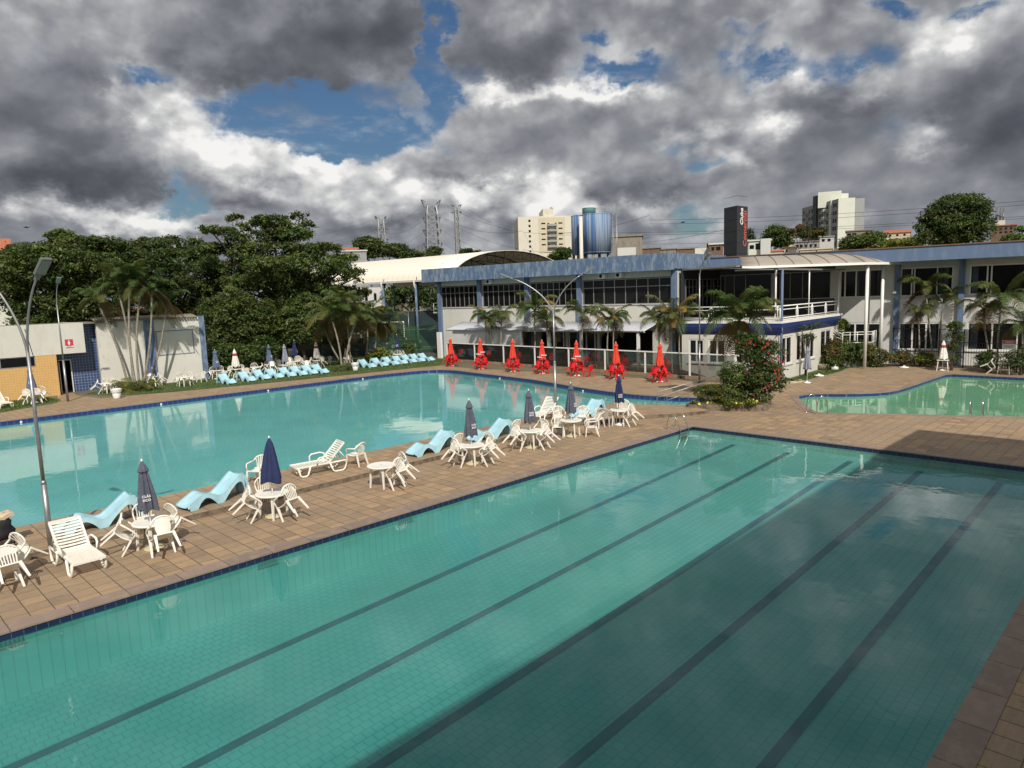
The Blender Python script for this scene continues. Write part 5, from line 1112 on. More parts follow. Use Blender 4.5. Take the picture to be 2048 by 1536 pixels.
# ------------------------------------------------------------------ vegetation
def leafcloud(name, blobs_, n, size, mats, parent, seed, up=.25, cluster=6, flat_=.8, solid=.5):
    R = np.random.default_rng(seed); B = np.array([[*b[0], *b[1]] for b in blobs_], float)
    wgt = (B[:, 3]*B[:, 4]+B[:, 3]*B[:, 5]+B[:, 4]*B[:, 5]); wgt /= wgt.sum()
    nk = max(6, n//90); bi = R.choice(len(B), nk, p=wgt); d = R.normal(size=(nk, 3)); d[:, 2] += up; d /= np.linalg.norm(d, axis=1)[:, None]
    rr = solid+(1.04-solid)*R.random(nk)**.5; rs = size*(1.7+2.2*R.random(nk)); rm = B[bi, 3:].min(1); rs = np.minimum(rs, rm*.8)
    kc = B[bi, :3]+d*np.maximum(B[bi, 3:]-rs[:, None]*.5, .1)*rr[:, None]           # clumps sitting on the limbs' ends
    nc = n//cluster; ki = R.integers(0, nk, nc); e = R.normal(size=(nc, 3)); e[:, 2] += .45; e += d[ki]*.5; e /= np.linalg.norm(e, axis=1)[:, None]
    c = kc[ki]+e*rs[ki][:, None]*(.65+.4*R.random(nc))[:, None]*np.array([1, 1, .62])
    cc = np.repeat(c, cluster, 0); dd = np.repeat(e, cluster, 0); m = len(cc)
    cc += R.normal(size=(m, 3))*size*.55*np.array([1, 1, .6])
    nrm = dd*.6+R.normal(size=(m, 3))*.55+np.array([0, 0, .55]); nrm /= np.linalg.norm(nrm, axis=1)[:, None]
    a = np.cross(nrm, R.normal(size=(m, 3))); a /= np.linalg.norm(a, axis=1)[:, None]; b = np.cross(nrm, a)
    s = size*(.6+.7*R.random(m))[:, None]
    V = np.stack([cc-a*s*.5, cc-b*s*.28*flat_+nrm*s*.08, cc+a*s*.55, cc+b*s*.28*flat_+nrm*s*.08], 1).reshape(-1, 3)
    me = bpy.data.meshes.new(name); me.vertices.add(4*m); me.vertices.foreach_set('co', V.ravel()); me.loops.add(4*m); me.loops.foreach_set('vertex_index', np.arange(4*m, dtype=np.int32))
    me.polygons.add(m); me.polygons.foreach_set('loop_start', np.arange(0, 4*m, 4, dtype=np.int32)); me.polygons.foreach_set('loop_total', np.full(m, 4, np.int32))
    for q in mats: me.materials.append(M[q])
    mi = R.integers(0, len(mats), nk)[ki]; mi = np.repeat(mi, cluster); flip = R.random(m) < .25; mi[flip] = R.integers(0, len(mats), flip.sum()); me.polygons.foreach_set('material_index', mi.astype(np.int32))
    me.update(calc_edges=True); o = bpy.data.objects.new(name, me); COL.objects.link(o)
    if parent: o.parent = parent
    return o
def pxblobs(L, D, base, dz=1.):
    out = []
    for b in L:
        cx, cy, rx, ry = b[:4]; dd = b[4] if len(b) > 4 else 0; p = at(cx, cy, D+dd); k = (D+dd)/FPX*1.02
        out.append((tuple(p-base), (rx*k, max(rx, ry)*k*(.8 if rx < 60 else .6), ry*k)))
    return out
def tree(label, base, L, D, n, size, mats, seed, trunk_r=.3, name='tree', group=None, up=.25, limbs=8, solid=.5, cat='tree'):
    base = Vector((base.x, base.y, 0)); t = thing(name, label, cat, base, 0, group); Bs = pxblobs(L, D, base); rr = random.Random(seed)
    leafcloud('crown', Bs, n, size, mats, t, seed, up, solid=solid)
    if trunk_r:
        top = Vector(np.mean([b[0] for b in Bs], 0)); h = max(1.5, top.z*.55); mb = MB(); f = Vector((top.x*.3, top.y*.3, h))
        mb.tube([(0, 0, -.1), (f.x*.3, f.y*.3, h*.3), (f.x*.6, f.y*.6+.1, h*.65), tuple(f)], [trunk_r*1.3, trunk_r, trunk_r*.85, trunk_r*.7], 10)
        for b in Bs[:limbs]:
            e = Vector(b[0]); m_ = f.lerp(e, .5)+Vector((rr.uniform(-.4, .4), rr.uniform(-.4, .4), rr.uniform(-.1, .6))); mb.tube([tuple(f*.9), tuple(f.lerp(m_, .5)), tuple(m_), tuple(e)], [trunk_r*.55, trunk_r*.42, trunk_r*.28, trunk_r*.12], 7)
        mb.build('trunk', 'bark', t)
    return t
DG = ['leafA', 'leafA', 'leafB', 'leafD']
# big almond tree in layered tiers
tree('large layered almond tree rising above the lawn tables, left of centre', at(563, 690, 74), [(590,455,34,14),(545,440,30,9,-1),(510,452,34,9,1),(470,438,14,8),(600,437,14,11),(575,470,44,16),(520,478,60,15),(440,461,34,6),(418,458,18,4),
   (460,500,60,12),(560,505,90,18),(640,500,44,12),(690,520,30,9),(600,530,100,20,-3),(500,540,90,20,3),(680,548,48,14,-2),(712,556,30,8,-3),(560,565,110,22),(470,575,70,22,4),(640,590,80,20,-2),(700,590,44,14),(560,610,120,26),(480,630,60,25),(640,625,70,20),(725,612,20,8,-3)],
   74, 76000, .31, DG+['leafB', 'leafC'], 11, .45, limbs=25, solid=.55)
tree('broad dark almond tree above the white wall, centre left', at(345, 640, 80), [(340,490,66,14),(300,495,40,12),(390,505,36,14),(410,520,25,12),(330,520,90,20,-2),(290,550,60,26),(390,555,70,26,-3),(350,590,90,28),(430,590,50,30),(300,620,60,26),(400,630,70,30), (330,650,80,24)], 80, 56000, .29, DG, 12, .4, limbs=12)
tree('dense broad-leaved tree behind the changing rooms', at(130, 640, 74), [(125,475,24,12),(150,490,60,14),(200,490,40,14),(80,500,50,14),(245,500,24,14),(60,540,55,34),(120,530,80,34,-3),(190,530,70,34),(230,560,50,30),(100,590,80,40),(180,600,70,36,-2),(35,590,24,24), (60,640,30,22),(150,640,90,20),(215,630,40,24)], 74, 68000, .30, DG+['leafC'], 13, .45, limbs=14, solid=.5)  # light green leaves mixed in as painted sunlit highlights
BB = 'hedge shrubs behind the far lawn'
tree('tall tangled shrub beside the end of the white wall', at(455, 745, 68), [(430,640,34,44),(470,620,50,44),(500,660,40,44),(450,690,40,40),(500,700,50,32),(410,690,14,44), (520,640,30,36)], 68, 26000, .26, ['leafA', 'leafB', 'leafD', 'leafC'], 14, .15, 'shrub', BB, cat='shrub')
tree('lower dark shrub behind the lawn parasols, left of the banner', at(470, 735, 64.5), [(425,715,14,26),(460,716,34,24),(500,712,34,24),(530,700,26,26)], 64.5, 11000, .24, ['leafA', 'leafA', 'leafB'], 15, .12, 'shrub', BB, cat='shrub')
tree('light green shrubby tree behind the dark banner', at(610, 712, 70), [(585,640,40,30),(620,620,36,34),(610,665,44,24),(650,640,30,40),(570,672,22,18),(545,650,22,24)], 70, 20000, .24, ['leafB', 'leafC', 'leafA'], 16, .15, 'shrub', BB, cat='shrub')
tree('dark shrub between the palm clump and almond tree', at(690, 712, 72), [(700,640,50,26),(660,660,40,30),(740,650,30,24)], 72, 12000, .26, DG, 17, .15, 'shrub', BB, cat='shrub')
tree('yellow-green bush beside the centre palms', g(757, 728), [(748,716,14,10),(762,710,14,12),(752,727,12,6)], g(757, 728).length, 3200, .26, ['leafY', 'leafB', 'leafC'], 18, .03, 'bush', None, cat='bush')
tree('small pale bush in front of the green fence', g(820, 713), [(818,697,11,9),(824,705,8,6)], g(820, 713).length, 1800, .18, ['leafC', 'leafD'], 19, .03, 'bush', None, cat='bush')
# planter island by the pool end
t = thing('planter_island', 'low concrete planter edge under the flowering bush', 'planter', (0, 0, 0)); pp = spline([(30.7, 18.25), (30.35, 17.9), (31.0, 16.7), (31.6, 15.6), (32.1, 14.9), (32.8, 15.0), (33.3, 16.2), (32.6, 17.6), (30.7, 18.25)], 4)[:-1]
slab(pp, 0.0, .30, 'kerb', 'stepconc', t); slab(offset(pp, -.12), .301, .33, 'soil', 'bark', t)
def bush(label, c, blobs_, n, size, mats, seed, name='bush', flowers=None, group=None, up=.2):
    t = thing(name, label, 'bush', c, 0, group); leafcloud('foliage', blobs_, n, size, mats, t, seed, up, solid=.6)
    rr = random.Random(seed); mb = MB()
    for k in range(5): b = blobs_[k % len(blobs_)]; mb.tube([(rr.uniform(-.1, .1), rr.uniform(-.1, .1), 0), (b[0][0]*.5, b[0][1]*.5, b[0][2]*.6), b[0]], [.05, .035, .015], 6)
    mb.build('stems', 'bark', t)
    if flowers:
        n_, fs, fm = flowers
        for k in range(n_):
            b = blobs_[rr.randrange(len(blobs_))]; d = Vector((rr.gauss(0, 1), rr.gauss(0, 1), rr.gauss(.1, .8))); d = (d+(-HD)*.9+HR*.35).normalized(); p = Vector(b[0])+Vector((d.x*b[1][0], d.y*b[1][1], d.z*b[1][2]))*1.06
            mb = MB(); x = d.orthogonal().normalized(); y = d.cross(x); s_ = fs*rr.uniform(.7, 1.25)
            for j in range(7):
                for ring, tl in ((0, .35), (1, .9)):
                    a = j*2*PI/7+ring*.4; u = x*math.cos(a)+y*math.sin(a); v = x*math.cos(a+.45)+y*math.sin(a+.45); w2 = x*math.cos(a-.45)+y*math.sin(a-.45)
                    mb.poly([p, p+w2*s_*.55+d*s_*tl*.6, p+u*s_+d*s_*tl*.8, p+v*s_*.55+d*s_*tl*.6])
            mb.build('flower', fm, t)
    return t
c0 = Vector((32.75, 15.75, 0))
bush('tall dark bush with red flowers in the planter island', c0, [((.1, -.1, .9), (.85, .8, .9)), ((.3, -.2, 1.9), (.95, .95, .9)), ((.3, .1, 2.9), (.85, .85, .7)), ((.75, -.4, 2.5), (.75, .7, .8)), ((-.1, -.4, 1.5), (.6, .6, .8)), ((.8, -.6, 1.5), (.55, .5, .8)), ((.1, .5, 3.3), (.5, .5, .4))], 15000, .14, ['leafA', 'leafA', 'leafB', 'leafD'], 21, flowers=(85, .070, 'flower'))
bush('rounded bright green bush left of the red flowers', Vector((31.95, 16.35, 0)), [((0, 0, 1.0), (.72, .66, .9)), ((.05, .1, 1.75), (.66, .60, .70)), ((-.05, .0, .6), (.7, .7, .5))], 9000, .11, ['leafB', 'leafA', 'leafC'], 22)
bush('low yellow-green hedge bush at the front of the planter', Vector((31.45, 17.3, 0)), [((.0, .35, .75), (.7, .65, .38)), ((.15, -.45, .72), (.7, .7, .40)), ((.1, -.1, .9), (.6, .7, .3)), ((.0, -.9, .5), (.4, .4, .3))], 8000, .09, ['leafY', 'leafB', 'leafD'], 23)
bush('ground plants with small yellow flowers on the planter edge', Vector((31.2, 16.9, 0)), [((-.3, .9, .36), (.4, .5, .12)), ((.1, -.3, .36), (.3, .9, .12)), ((.9, -1.4, .42), (.5, .4, .16))], 1500, .14, ['leafC', 'leafB', 'leafY'], 24, 'ground_plants', flowers=(14, .07, 'flowerY'))
SB = 'shrubs against the buildings on the right'
bush('leafy green shrub mass under the stair landing', Vector((52.3, 18.3, 0)), [((0, .4, .9), (1.3, .8, .9)), ((1.1, -.5, 1.0), (1.0, .9, .9)), ((-.6, .7, .8), (.8, .6, .8)), ((.3, .2, 1.5), (.9, .7, .5))], 11000, .17, ['leafB', 'leafC', 'leafA'], 25, group=SB)
bush('darker reddish shrub by the corner of the low block', Vector((50.9, 18.6, 0)), [((0, 0, .8), (.8, .6, .8)), ((.3, .1, 1.4), (.6, .5, .6)), ((-.4, 0, .5), (.6, .5, .5))], 5000, .14, ['leafA', 'leafR', 'leafD', 'leafB'], 26, group=SB)
bush('light green shrub right of the white canopy post', Vector((53.4, 16.6, 0)), [((0, 0, .7), (.6, .8, .7)), ((.3, -.7, .5), (.5, .5, .5)), ((.1, .4, 1.1), (.4, .4, .4))], 4500, .14, ['leafC', 'leafB', 'leafR'], 27, group=SB)
bush('climbing vine on the stair side of the low block', Vector((53.2, 18.75, 0)), [((0, 0, 1.0), (.35, .3, .9)), ((.1, .1, 2.2), (.4, .3, .9)), ((.25, .1, 3.0), (.35, .3, .4))], 3600, .14, ['leafB', 'leafC', 'leafY'], 28, group=SB)
for px, py, s_, l, ms in ((1805, 733, .6, 'round dark shrub at the left end of the iron fence', ['leafA', 'leafR']), (1848, 734, .62, 'round yellow-green shrub between the iron fence and paving', ['leafY', 'leafB']), (1905, 741, .5, 'thin tall shrub beside the blue pillar behind the fence', ['leafD', 'leafB']), (1975, 745, .8, 'dark shrub behind the tipped chair', ['leafA', 'leafB']), (2040, 750, 1., 'spiky dark shrub cut by the right edge', ['leafA', 'leafD'])):
    p = g(px, py); e = s_; bl_ = [((.3, 0, e*.75), (e, e, e*.75)), ((.3, .1, e*1.2), (e*.7, e*.7, e*.5))]
    if 'thin' in l: bl_ = [((.3, 0, .8+i*.7), (.42-.03*i, .42, .35)) for i in range(4)]
    bush(l, p, bl_, 2600, .15, ms, int(px), group=SB)
tn = bush('thin young tree with few leaves before the low white wall', g(1612, 752), [((0, 0, 2.6), (.5, .5, .4)), ((.3, -.2, 3.4), (.6, .5, .35)), ((-.3, .2, 3.1), (.4, .4, .3)), ((.1, 0, 1.6), (.2, .2, .5))], 700, .13, ['leafA', 'leafB'], 31, 'young_tree')
# ------------------------------------------------------------------ palms
def frond_mesh(mb, base, az_, L, rise, droop, rr, mats_, wd=.046, nl=30, ll=.60, tw=0.):
    d = Vector((math.cos(az_), math.sin(az_), 0)); P_ = []
    for k in range(15):
        u = k/14; P_.append(base+d*(L*(u*.86-.10*u*u*droop))+Vector((0, 0, L*(rise*u-droop*u**2.1))))
    mb.cur = mats_; mb.tube(P_, [.028*(1-.8*k/14) for k in range(15)], 5, cap=False)
    s_ = d.cross(Vector((0, 0, 1)))
    for i in range(nl):
        u = .14+.86*i/nl; f = u*14; k = min(13, int(f)); p = P_[k].lerp(P_[k+1], f-k); tg = (P_[k+1]-P_[k]).normalized(); l = ll*L/2.2*(math.sin(PI*min(1, u*1.02)*.93+.12)**.7)*rr.uniform(.85, 1.1)
        for sd in (-1, 1):
            out = (s_*sd*.85+tg*.55+Vector((0, 0, .25-.30*rr.random()))).normalized(); m_ = p+out*l*.55; e = p+out*l+Vector((0, 0, -l*(.35+.3*rr.random()))); n_ = tg.cross(out).normalized().cross(out)
            w_ = wd*L/2.2; mb.poly([p-tg*w_*.5, m_-tg*w_*.6, e, m_+tg*w_*.6, p+tg*w_*.5])
def palm(label, base, top, seed, nfr=11, L=2.0, r=.075, group=None, dry=.15, colors=(0, 1), trunkbend=.12, dirs=None, name='palm_tree'):
    rr = random.Random(seed); base = Vector(base); t = thing(name, label, 'palm', base, 0, group); top = Vector(top)-base; mb = MB(); sg = rr.choice((-1, 1))
    P_ = [top*k/8+Vector((math.sin(k/8*PI)*trunkbend*sg, math.sin(k/8*PI*.8)*trunkbend*.5, 0)) for k in range(9)]
    for k in range(9): P_[k].x += 0
    mb.tube(P_, [r*1.45]+[r*(1.05-.3*k/8) for k in range(1, 9)], 9); mb.build('trunk', 'palmtrunk', t)
    MB().tube([top-Vector((0, 0, .1)), top+Vector((0, 0, .3)), top+Vector((0, 0, .55))], [r*.9, r*.8, r*.3], 8).build('crown_shaft', 'palmB', t)
    mb = MB()
    for k in range(nfr):
        a = 2*PI*k/nfr+rr.uniform(-.35, .35); u = rr.random(); rise = .50+.95*u**.8; dr = .98-.22*u; mi = rr.choice(colors)
        if k < nfr*dry: rise = .0; dr = .85; mi = 3 if rr.random() < .6 else 2
        frond_mesh(mb, top+Vector((0, 0, .35)), a, L*rr.uniform(.8, 1.12), rise, dr, rr, mi)
    mb.build('fronds', ['palmA', 'palmB', 'palmC', 'palmD'], t); return t
PG = ['palms in the clump before the white wall', 'palms in the clump right of the lawn tables', 'palms on the terrace before the hall', 'palms before the right wing']
D0 = g(270, 775).length
for i, (bx, by, tx, ty, l) in enumerate(((258, 778, 199, 612, 'palm leaning furthest left, before the white wall'), (267, 779, 238, 585, 'palm leaning slightly left with dry fronds, before the white wall'), (273, 780, 260, 570, 'tallest upright palm at the middle of the white wall clump'),
        (280, 778, 281, 588, 'upright palm by the blue stripe of the white wall'), (285, 778, 304, 592, 'palm leaning slightly right past the blue stripe'), (296, 774, 333, 618, 'palm leaning furthest right before the painted frame'))):
    b = g(bx, by); palm(l, b, at(tx, ty, b.length-.35), 40+i, 13, 2.25, .085, PG[0], .2, (0, 0, 1), .22)
D1 = g(715, 728).length
for i, (bx, by, tx, ty, l, L) in enumerate(((684, 738, 665, 640, 'palm at the left of the centre clump with arching fronds', 2.9), (700, 735, 690, 622, 'tall palm in the centre clump', 2.8), (692, 737, 712, 645, 'pale-trunked palm in the centre clump', 2.6), (730, 728, 735, 640, 'upright palm right in the centre clump', 2.6), (745, 727, 752, 652, 'lower palm in the centre clump, right side', 2.3), (762, 722, 775, 655, 'rightmost palm of the centre clump with yellow fronds', 2.5), (688, 733, 650, 655, 'short palm at the left edge of the centre clump', 2.2))):
    b = g(bx, by); palm(l, b, at(tx, ty, b.length), 60+i, 15, L, .085, PG[1], .28, (0, 1, 1, 2) if i > 3 else (0, 0, 1, 1), .2)
def terr(px, ty, Xo, l, L, n, seed, cols=(0, 1), dry=.2):    # on the terrace line between rail and hall
    d = ray(px, 700); t_ = 1.0; dirx = (B_r-A_r).normalized()
    n_ = Vector((-dirx.y, dirx.x, 0)); o = A_r+n_*Xo; k = (n_.dot(o))/(n_.dot(Vector((d.x, d.y, 0)))); b = Vector((d.x*k, d.y*k, 0)); palm(l, b, at(px+(seed % 3-1)*1.5, ty, b.length), seed, n+6, L*1.32, .06, PG[2], dry, cols, .1)
A_r, B_r = Vector((41.95, 50.3, 0)), Vector((41.05, 20.6, 0))
for i, (px, ty, xo, L, n) in enumerate(((970, 643, 1.0, 1.45, 9), (984, 655, 1.0, 1.2, 8), (1004, 640, 1.0, 1.45, 9), (1068, 630, 1.2, 1.9, 12), (1095, 650, 1.1, 1.5, 9), (1166, 640, 1.2, 1.6, 9), (1216, 652, 1.0, 1.35, 8), (1230, 648, 1.2, 1.45, 8), (1318, 655, 1.0, 1.5, 9), (1345, 645, 1.2, 1.7, 11), (1362, 652, 1.0, 1.5, 9))):
    terr(px, ty, xo, f'{["first","second","third","fourth","fifth","sixth","seventh","eighth","ninth","tenth","eleventh"][i]} slender palm from the left behind the glass rail', L, n, 80+i, (0, 1) if i % 3 else (0, 1, 2))
b = Vector((35.6, 17.2, 0)); palm('large full palm behind the flowering bush', b, at(1478, 655, b.length), 95, 32, 2.6, .11, None, .3, (0, 0, 1), .1)
for i, (bx, by, tx, ty, L, n, l) in enumerate(((1866, 735, 1853, 590, 1.9, 11, 'tall palm before the first open window of the right wing'), (1880, 733, 1885, 618, 1.7, 10, 'lower palm with broad arching fronds by the blue pillar'), (1838, 735, 1838, 632, 1.1, 8, 'small spiky palm at the left of the right wing clump'), (1985, 742, 1968, 630, 1.5, 10, 'olive palm left of the warning sign'), (1996, 745, 2003, 610, 2.0, 12, 'large palm above the warning sign'), (2050, 750, 2046, 660, 1.6, 11, 'palm cut off by the right edge'))):
    b = g(bx, by)+Vector((1.4, .3, 0)); palm(l, b, at(tx, ty, b.length), 110+i, n+5, L*1.22, .065, PG[3], .2, (0, 1, 1), .1)
# low palm clumps at the feet of the big palms
def clump(label, base, s_, n, seed, cols=(0, 1, 2)):
    rr = random.Random(seed); t = thing('fan_plant', label, 'plant', base); mb = MB()
    for k in range(n): frond_mesh(mb, Vector((rr.uniform(-.5, .5)*s_, rr.uniform(-.5, .5)*s_, .05)), rr.uniform(0, 2*PI), s_*rr.uniform(.8, 1.2), rr.uniform(.5, 1.4), .95, rr, rr.choice(cols), nl=16)
    mb.build('fronds', ['palmA', 'palmB', 'leafY', 'palmD'], t)
clump('bright green undergrowth at the foot of the leaning palms', g(272, 782), 1.5, 44, 1); clump('green undergrowth beside the second leaning palm', g(250, 778), 1.1, 22, 2)
clump('green undergrowth at the foot of the centre palms', g(690, 741), 1.2, 30, 3, (0, 1)); clump('shaded undergrowth right of the centre palms', g(752, 726), 1.3, 30, 4)
# ------------------------------------------------------------------ far background
def hillp(px, py, D): p = at(px, py, D); return p
hb = MB(); H_ = [(880, 560, 300), (1100, 545, 260), (1300, 525, 240), (1500, 505, 230), (1700, 495, 230), (1900, 490, 240), (2100, 490, 250), (2500, 480, 260)]
rows = []
for px, py, D in H_:
    p = at(px, py, D); n_ = at(px, py, 120); far = at(px, py, 480); rows.append([(n_.x, n_.y, -.2), (*(n_.lerp(p, .5)).xy, p.z*.45), tuple(p), (*far.xy, p.z+4), (*(far*1.5).xy, -1)])
hb.grid(rows); tag(hb.build('hill', 'earth'), kind='structure')
def block(label, px0, px1, ytop, ybot, D, dep, m_, name='house', roof=None, wins=(), cat='house', rot=0., flatroof=True, group='houses on the far hillside', side_m=None):
    a, b = at(px0, ybot, D), at(px1, ybot, D+rot); zt = at((px0+px1)/2, ytop, D+rot/2).z; zb = min(a.z, b.z)-6; zb2 = (a.z+b.z)/2
    t = root(name, label, cat, a, b); t['group'] = group; L = (b.xy-a.xy).length; 
    MB().box((0, 0, zb), (L, dep, zt)).build('wall', m_, t)
    if roof == 'gable':
        rh = L*.0+ (zt-zb2)*.45; mb = MB(); o = .25; mb.poly([(-o, -o, zt-.05), (L+o, -o, zt-.05), (L+o, dep/2, zt+rh), (-o, dep/2, zt+rh)]); mb.poly([(L+o, dep+o, zt-.05), (-o, dep+o, zt-.05), (-o, dep/2, zt+rh), (L+o, dep/2, zt+rh)])
        mb.build('roof', 'rooftile', t); mb = MB(); mb.poly([(0, 0, zt), (0, dep/2, zt+rh-.1), (0, dep, zt)]); mb.poly([(L, 0, zt), (L, dep, zt), (L, dep/2, zt+rh-.1)]); mb.build('gable', m_, t)
    elif roof: MB().box((-.2, -.2, zt+.003), (L+.2, dep+.2, zt+.25)).build('roof', roof, t)
    for (u0, u1, v0, v1) in wins:
        MB().box((u0*L, -.05, zb2+(zt-zb2)*v0), (u1*L, -.003, zb2+(zt-zb2)*v1)).build('window', 'darkglass', t)
    return t
def wgrid(nx, ny, u0=.08, u1=.92, v0=.12, v1=.92, fx=.5, fy=.45):
    out = []
    for i in range(nx):
        for j in range(ny): du = (u1-u0)/nx; dv = (v1-v0)/ny; out.append((u0+du*(i+.5-fx/2), u0+du*(i+.5+fx/2), v0+dv*(j+.5-fy/2), v0+dv*(j+.5+fy/2)))
    return out
AB = 'tall apartment buildings'
# cream apartment building
t = block('cream apartment building with a recessed balcony column, left of the water tanks', 1038, 1172, 432, 512, 180, 16, 'beigebld', 'apartment_building', None, [(.155, .185, .10+.128*k, .155+.128*k) for k in range(7)], 'building', 2, group=AB)
a, b = at(1038, 512, 180), at(1172, 512, 182); L = (b.xy-a.xy).length; zf = lambda py: at(1100, py, 181).z
def onfacade(px): return (px-1038)/134*L
mb = MB(); mb.box((onfacade(1088), .3, zf(432)), (onfacade(1109), 10, zf(417))); mb.box((onfacade(1105), .2, zf(417)), (onfacade(1109), 4, zf(413))); mb.build('roof_tower', 'beigebld', t)
mb = MB(); mb.box((onfacade(1079), -.12, zf(505)), (onfacade(1131), -.01, zf(435))); mb.build('recess_panel', 'yellowbld', t)
for k in range(5):
    y = 449+k*10.6; MB().box((onfacade(1096), -1.0, zf(y+4)), (onfacade(1114.5), -.13, zf(y-.5))).build('balcony', 'greybld', t)
    for u0, u1 in ((1084, 1092), (1118, 1126)): MB().box((onfacade(u0), -.17, zf(y-1)), (onfacade(u1), -.125, zf(y-3.5))).build('window', 'darkglass', t)
    MB().box((onfacade(1096), -.17, zf(y-1)), (onfacade(1100), -.125, zf(y-3))).build('window', 'darkglass', t); MB().box((onfacade(1111), -.17, zf(y-1)), (onfacade(1114), -.125, zf(y-3))).build('window', 'darkglass', t)
# water tanks
def tank(px0, px1, yt, yb, D, label, m_, legs=True):
    c = at((px0+px1)/2, yb, D); r = (px1-px0)/2/FPX*D; zt = at((px0+px1)/2, yt, D).z; t = thing('water_tank', label, 'water tank', (c.x, c.y, 0), 0, 'steel water tanks')
    MB().lathe([(r, c.z), (r, zt), (r*.98, zt+.05), (.05, zt+.12)], 40).build('shell', m_, t)
    mb = MB(); [mb.tube([(r*1.0*math.cos(a), r*math.sin(a), z) for a in np.linspace(0, 2*PI, 41)], .03, 5) for z in (c.z+.1, zt-.02)]; mb.build('rim', m_, t)
    if legs:
        for k in range(4): a = k*PI/2+.4; MB().tube([(r*.8*math.cos(a), r*.8*math.sin(a), 0), (r*.8*math.cos(a), r*.8*math.sin(a), c.z)], .18, 8).build('leg', 'conc', t)
    return t
tank(1163.5, 1222, 430, 507, 86, 'large blue water tank with pale rust streaks', 'tank'); tank(1144, 1176, 432, 510, 90, 'second blue water tank half behind the streaked one', 'tank'); tank(1165, 1191, 417, 430, 87, 'small teal tank standing on the big blue tank', 'tank2', False)
p = at(1163, 520, 84); o = MB().tube([(0, 0, 0), (0, 0, at(1163, 433, 84).z)], .22, 10).build('vent_pipe', 'beigebld', None, (p.x, p.y, 0)); tag(o, 'pale pipe standing before the two blue tanks', 'pipe')
p = at(1229, 520, 86); t = thing('caged_ladder', 'tall caged steel ladder right of the blue tanks', 'ladder', (p.x, p.y, 0)); mb = MB(); zt = at(1229, 411, 86).z
for dx, dy in ((-.45, 0), (-.15, 0), (.3, .2), (.3, -.3)): mb.tube([(HR.x*dx+HD.x*dy, HR.y*dx+HD.y*dy, 5), (HR.x*dx+HD.x*dy, HR.y*dx+HD.y*dy, zt)], .03, 5)
for k in range(9): z = 7.5+k*.95; mb.tube([(HR.x*q, HR.y*q, z) for q in (-.45, .3)], .025, 5)
for k in range(20): z = 7+k*.4; mb.tube([(HR.x*q, HR.y*q, z) for q in (-.45, -.15)], .015, 4)
mb.tube([(HR.x*-.3, HR.y*-.3, zt), (HR.x*-1.6, HR.y*-1.6, zt-.1), (HR.x*-3.0, HR.y*-3.0, zt-.8)], .03, 5); mb.build('ladder', 'steel', t)
# sign tower
K_ = at(1473.5, 520, 86); Lf_ = at(1447.5, 520, 88); Rt_ = at(1494.5, 520, 88); zt = at(1473, 411, 86).z
t = thing('sign_tower', 'dark grey tower with the vertical club name', 'sign tower', (K_.x, K_.y, 0)); o0 = Vector((K_.x, K_.y, 0)); q1 = Vector((Lf_.x, Lf_.y, 0))-o0; q2 = Vector((Rt_.x, Rt_.y, 0))-o0
slab([(0, 0), (q2.x, q2.y), (q1.x+q2.x, q1.y+q2.y), (q1.x, q1.y)], 0, zt, 'cladding', 'charcoal', t)
for k in range(7):
    z = 8.5+k*1.3; e1 = q1.normalized(); e2 = q2.normalized(); nn = -(e1+e2)*.006; mb = MB(); mb.bar(Vector((q1.x+nn.x, q1.y+nn.y, z)), Vector((nn.x, nn.y, z)), .012, .03); mb.bar(Vector((nn.x, nn.y, z)), Vector((q2.x+nn.x, q2.y+nn.y, z)), .012, .03); mb.build('panel_joint', 'blackiron', t)
ex = q2.normalized(); en = Vector((ex.y, -ex.x, 0)); en = en if en.dot(HD) < 0 else -en
def wtext(s_, u, zc, size, m_):
    R = Matrix((Vector((0, 0, 1)), -ex, en)).transposed().to_4x4(); R.translation = ex*u+en*.02+Vector((0, 0, zc)); return text(s_, size, R, m_, t, 'lettering', .03, True)
zc = lambda py: at(1485, py, 87).z
l1 = wtext('Clube', q2.length*.42, zc(433), .80, 'signwhite'); l2 = wtext('Comercial', q2.length*.72, zc(457), .98, 'signred')
M['towerred'] = mat('tower_lettering_red', (.50, .10, .08), .5); l2.data.materials[0] = M['towerred']
# apartment slab on the right
t = block('tall grey and white apartment slab on the hill at the right', 1675, 1708, 396, 478, 262, 10, 'whitebld', 'apartment_building', None, (), 'building', 1.5, group=AB)
a = at(1603, 478, 285); b = at(1675, 478, 262); L = (b.xy-a.xy).length; bpy.context.view_layer.update(); Tm = t.matrix_world.inverted()
R_ = seg(Vector((a.x, a.y, 0)), Vector((b.x, b.y, 0))); za, z1 = at(1640, 490, 275).z, at(1673, 397, 262).z
def wing(mbx, nm, mm): o = mbx.build(nm, mm, t); o.matrix_local = Tm @ R_; return o
wing(MB().box((0, .05, za-8), (L-.02, 9, z1-.1)), 'wing', 'greybld')
for u0, u1, nc in ((.04, .12, 1), (.20, .34, 2), (.51, .62, 2), (.70, .76, 1), (.87, .98, 2)):
    for j in range(9):
        for k in range(nc): du = (u1-u0)/nc; z = z1-2.6-j*2.55; wing(MB().box((L*(u0+du*k), -.06, z), (L*(u0+du*(k+.55)), .045, z+1.25)), 'window', 'darkglass')
wing(MB().box((L*.37, -.7, za-8), (L*.47, 4, z1+2.8)), 'stair_tower', 'charcoal'); wing(MB().box((L*.40, 4.003, z1-.1), (L*.60, 9, z1+2.9)), 'roof_block', 'whitebld')
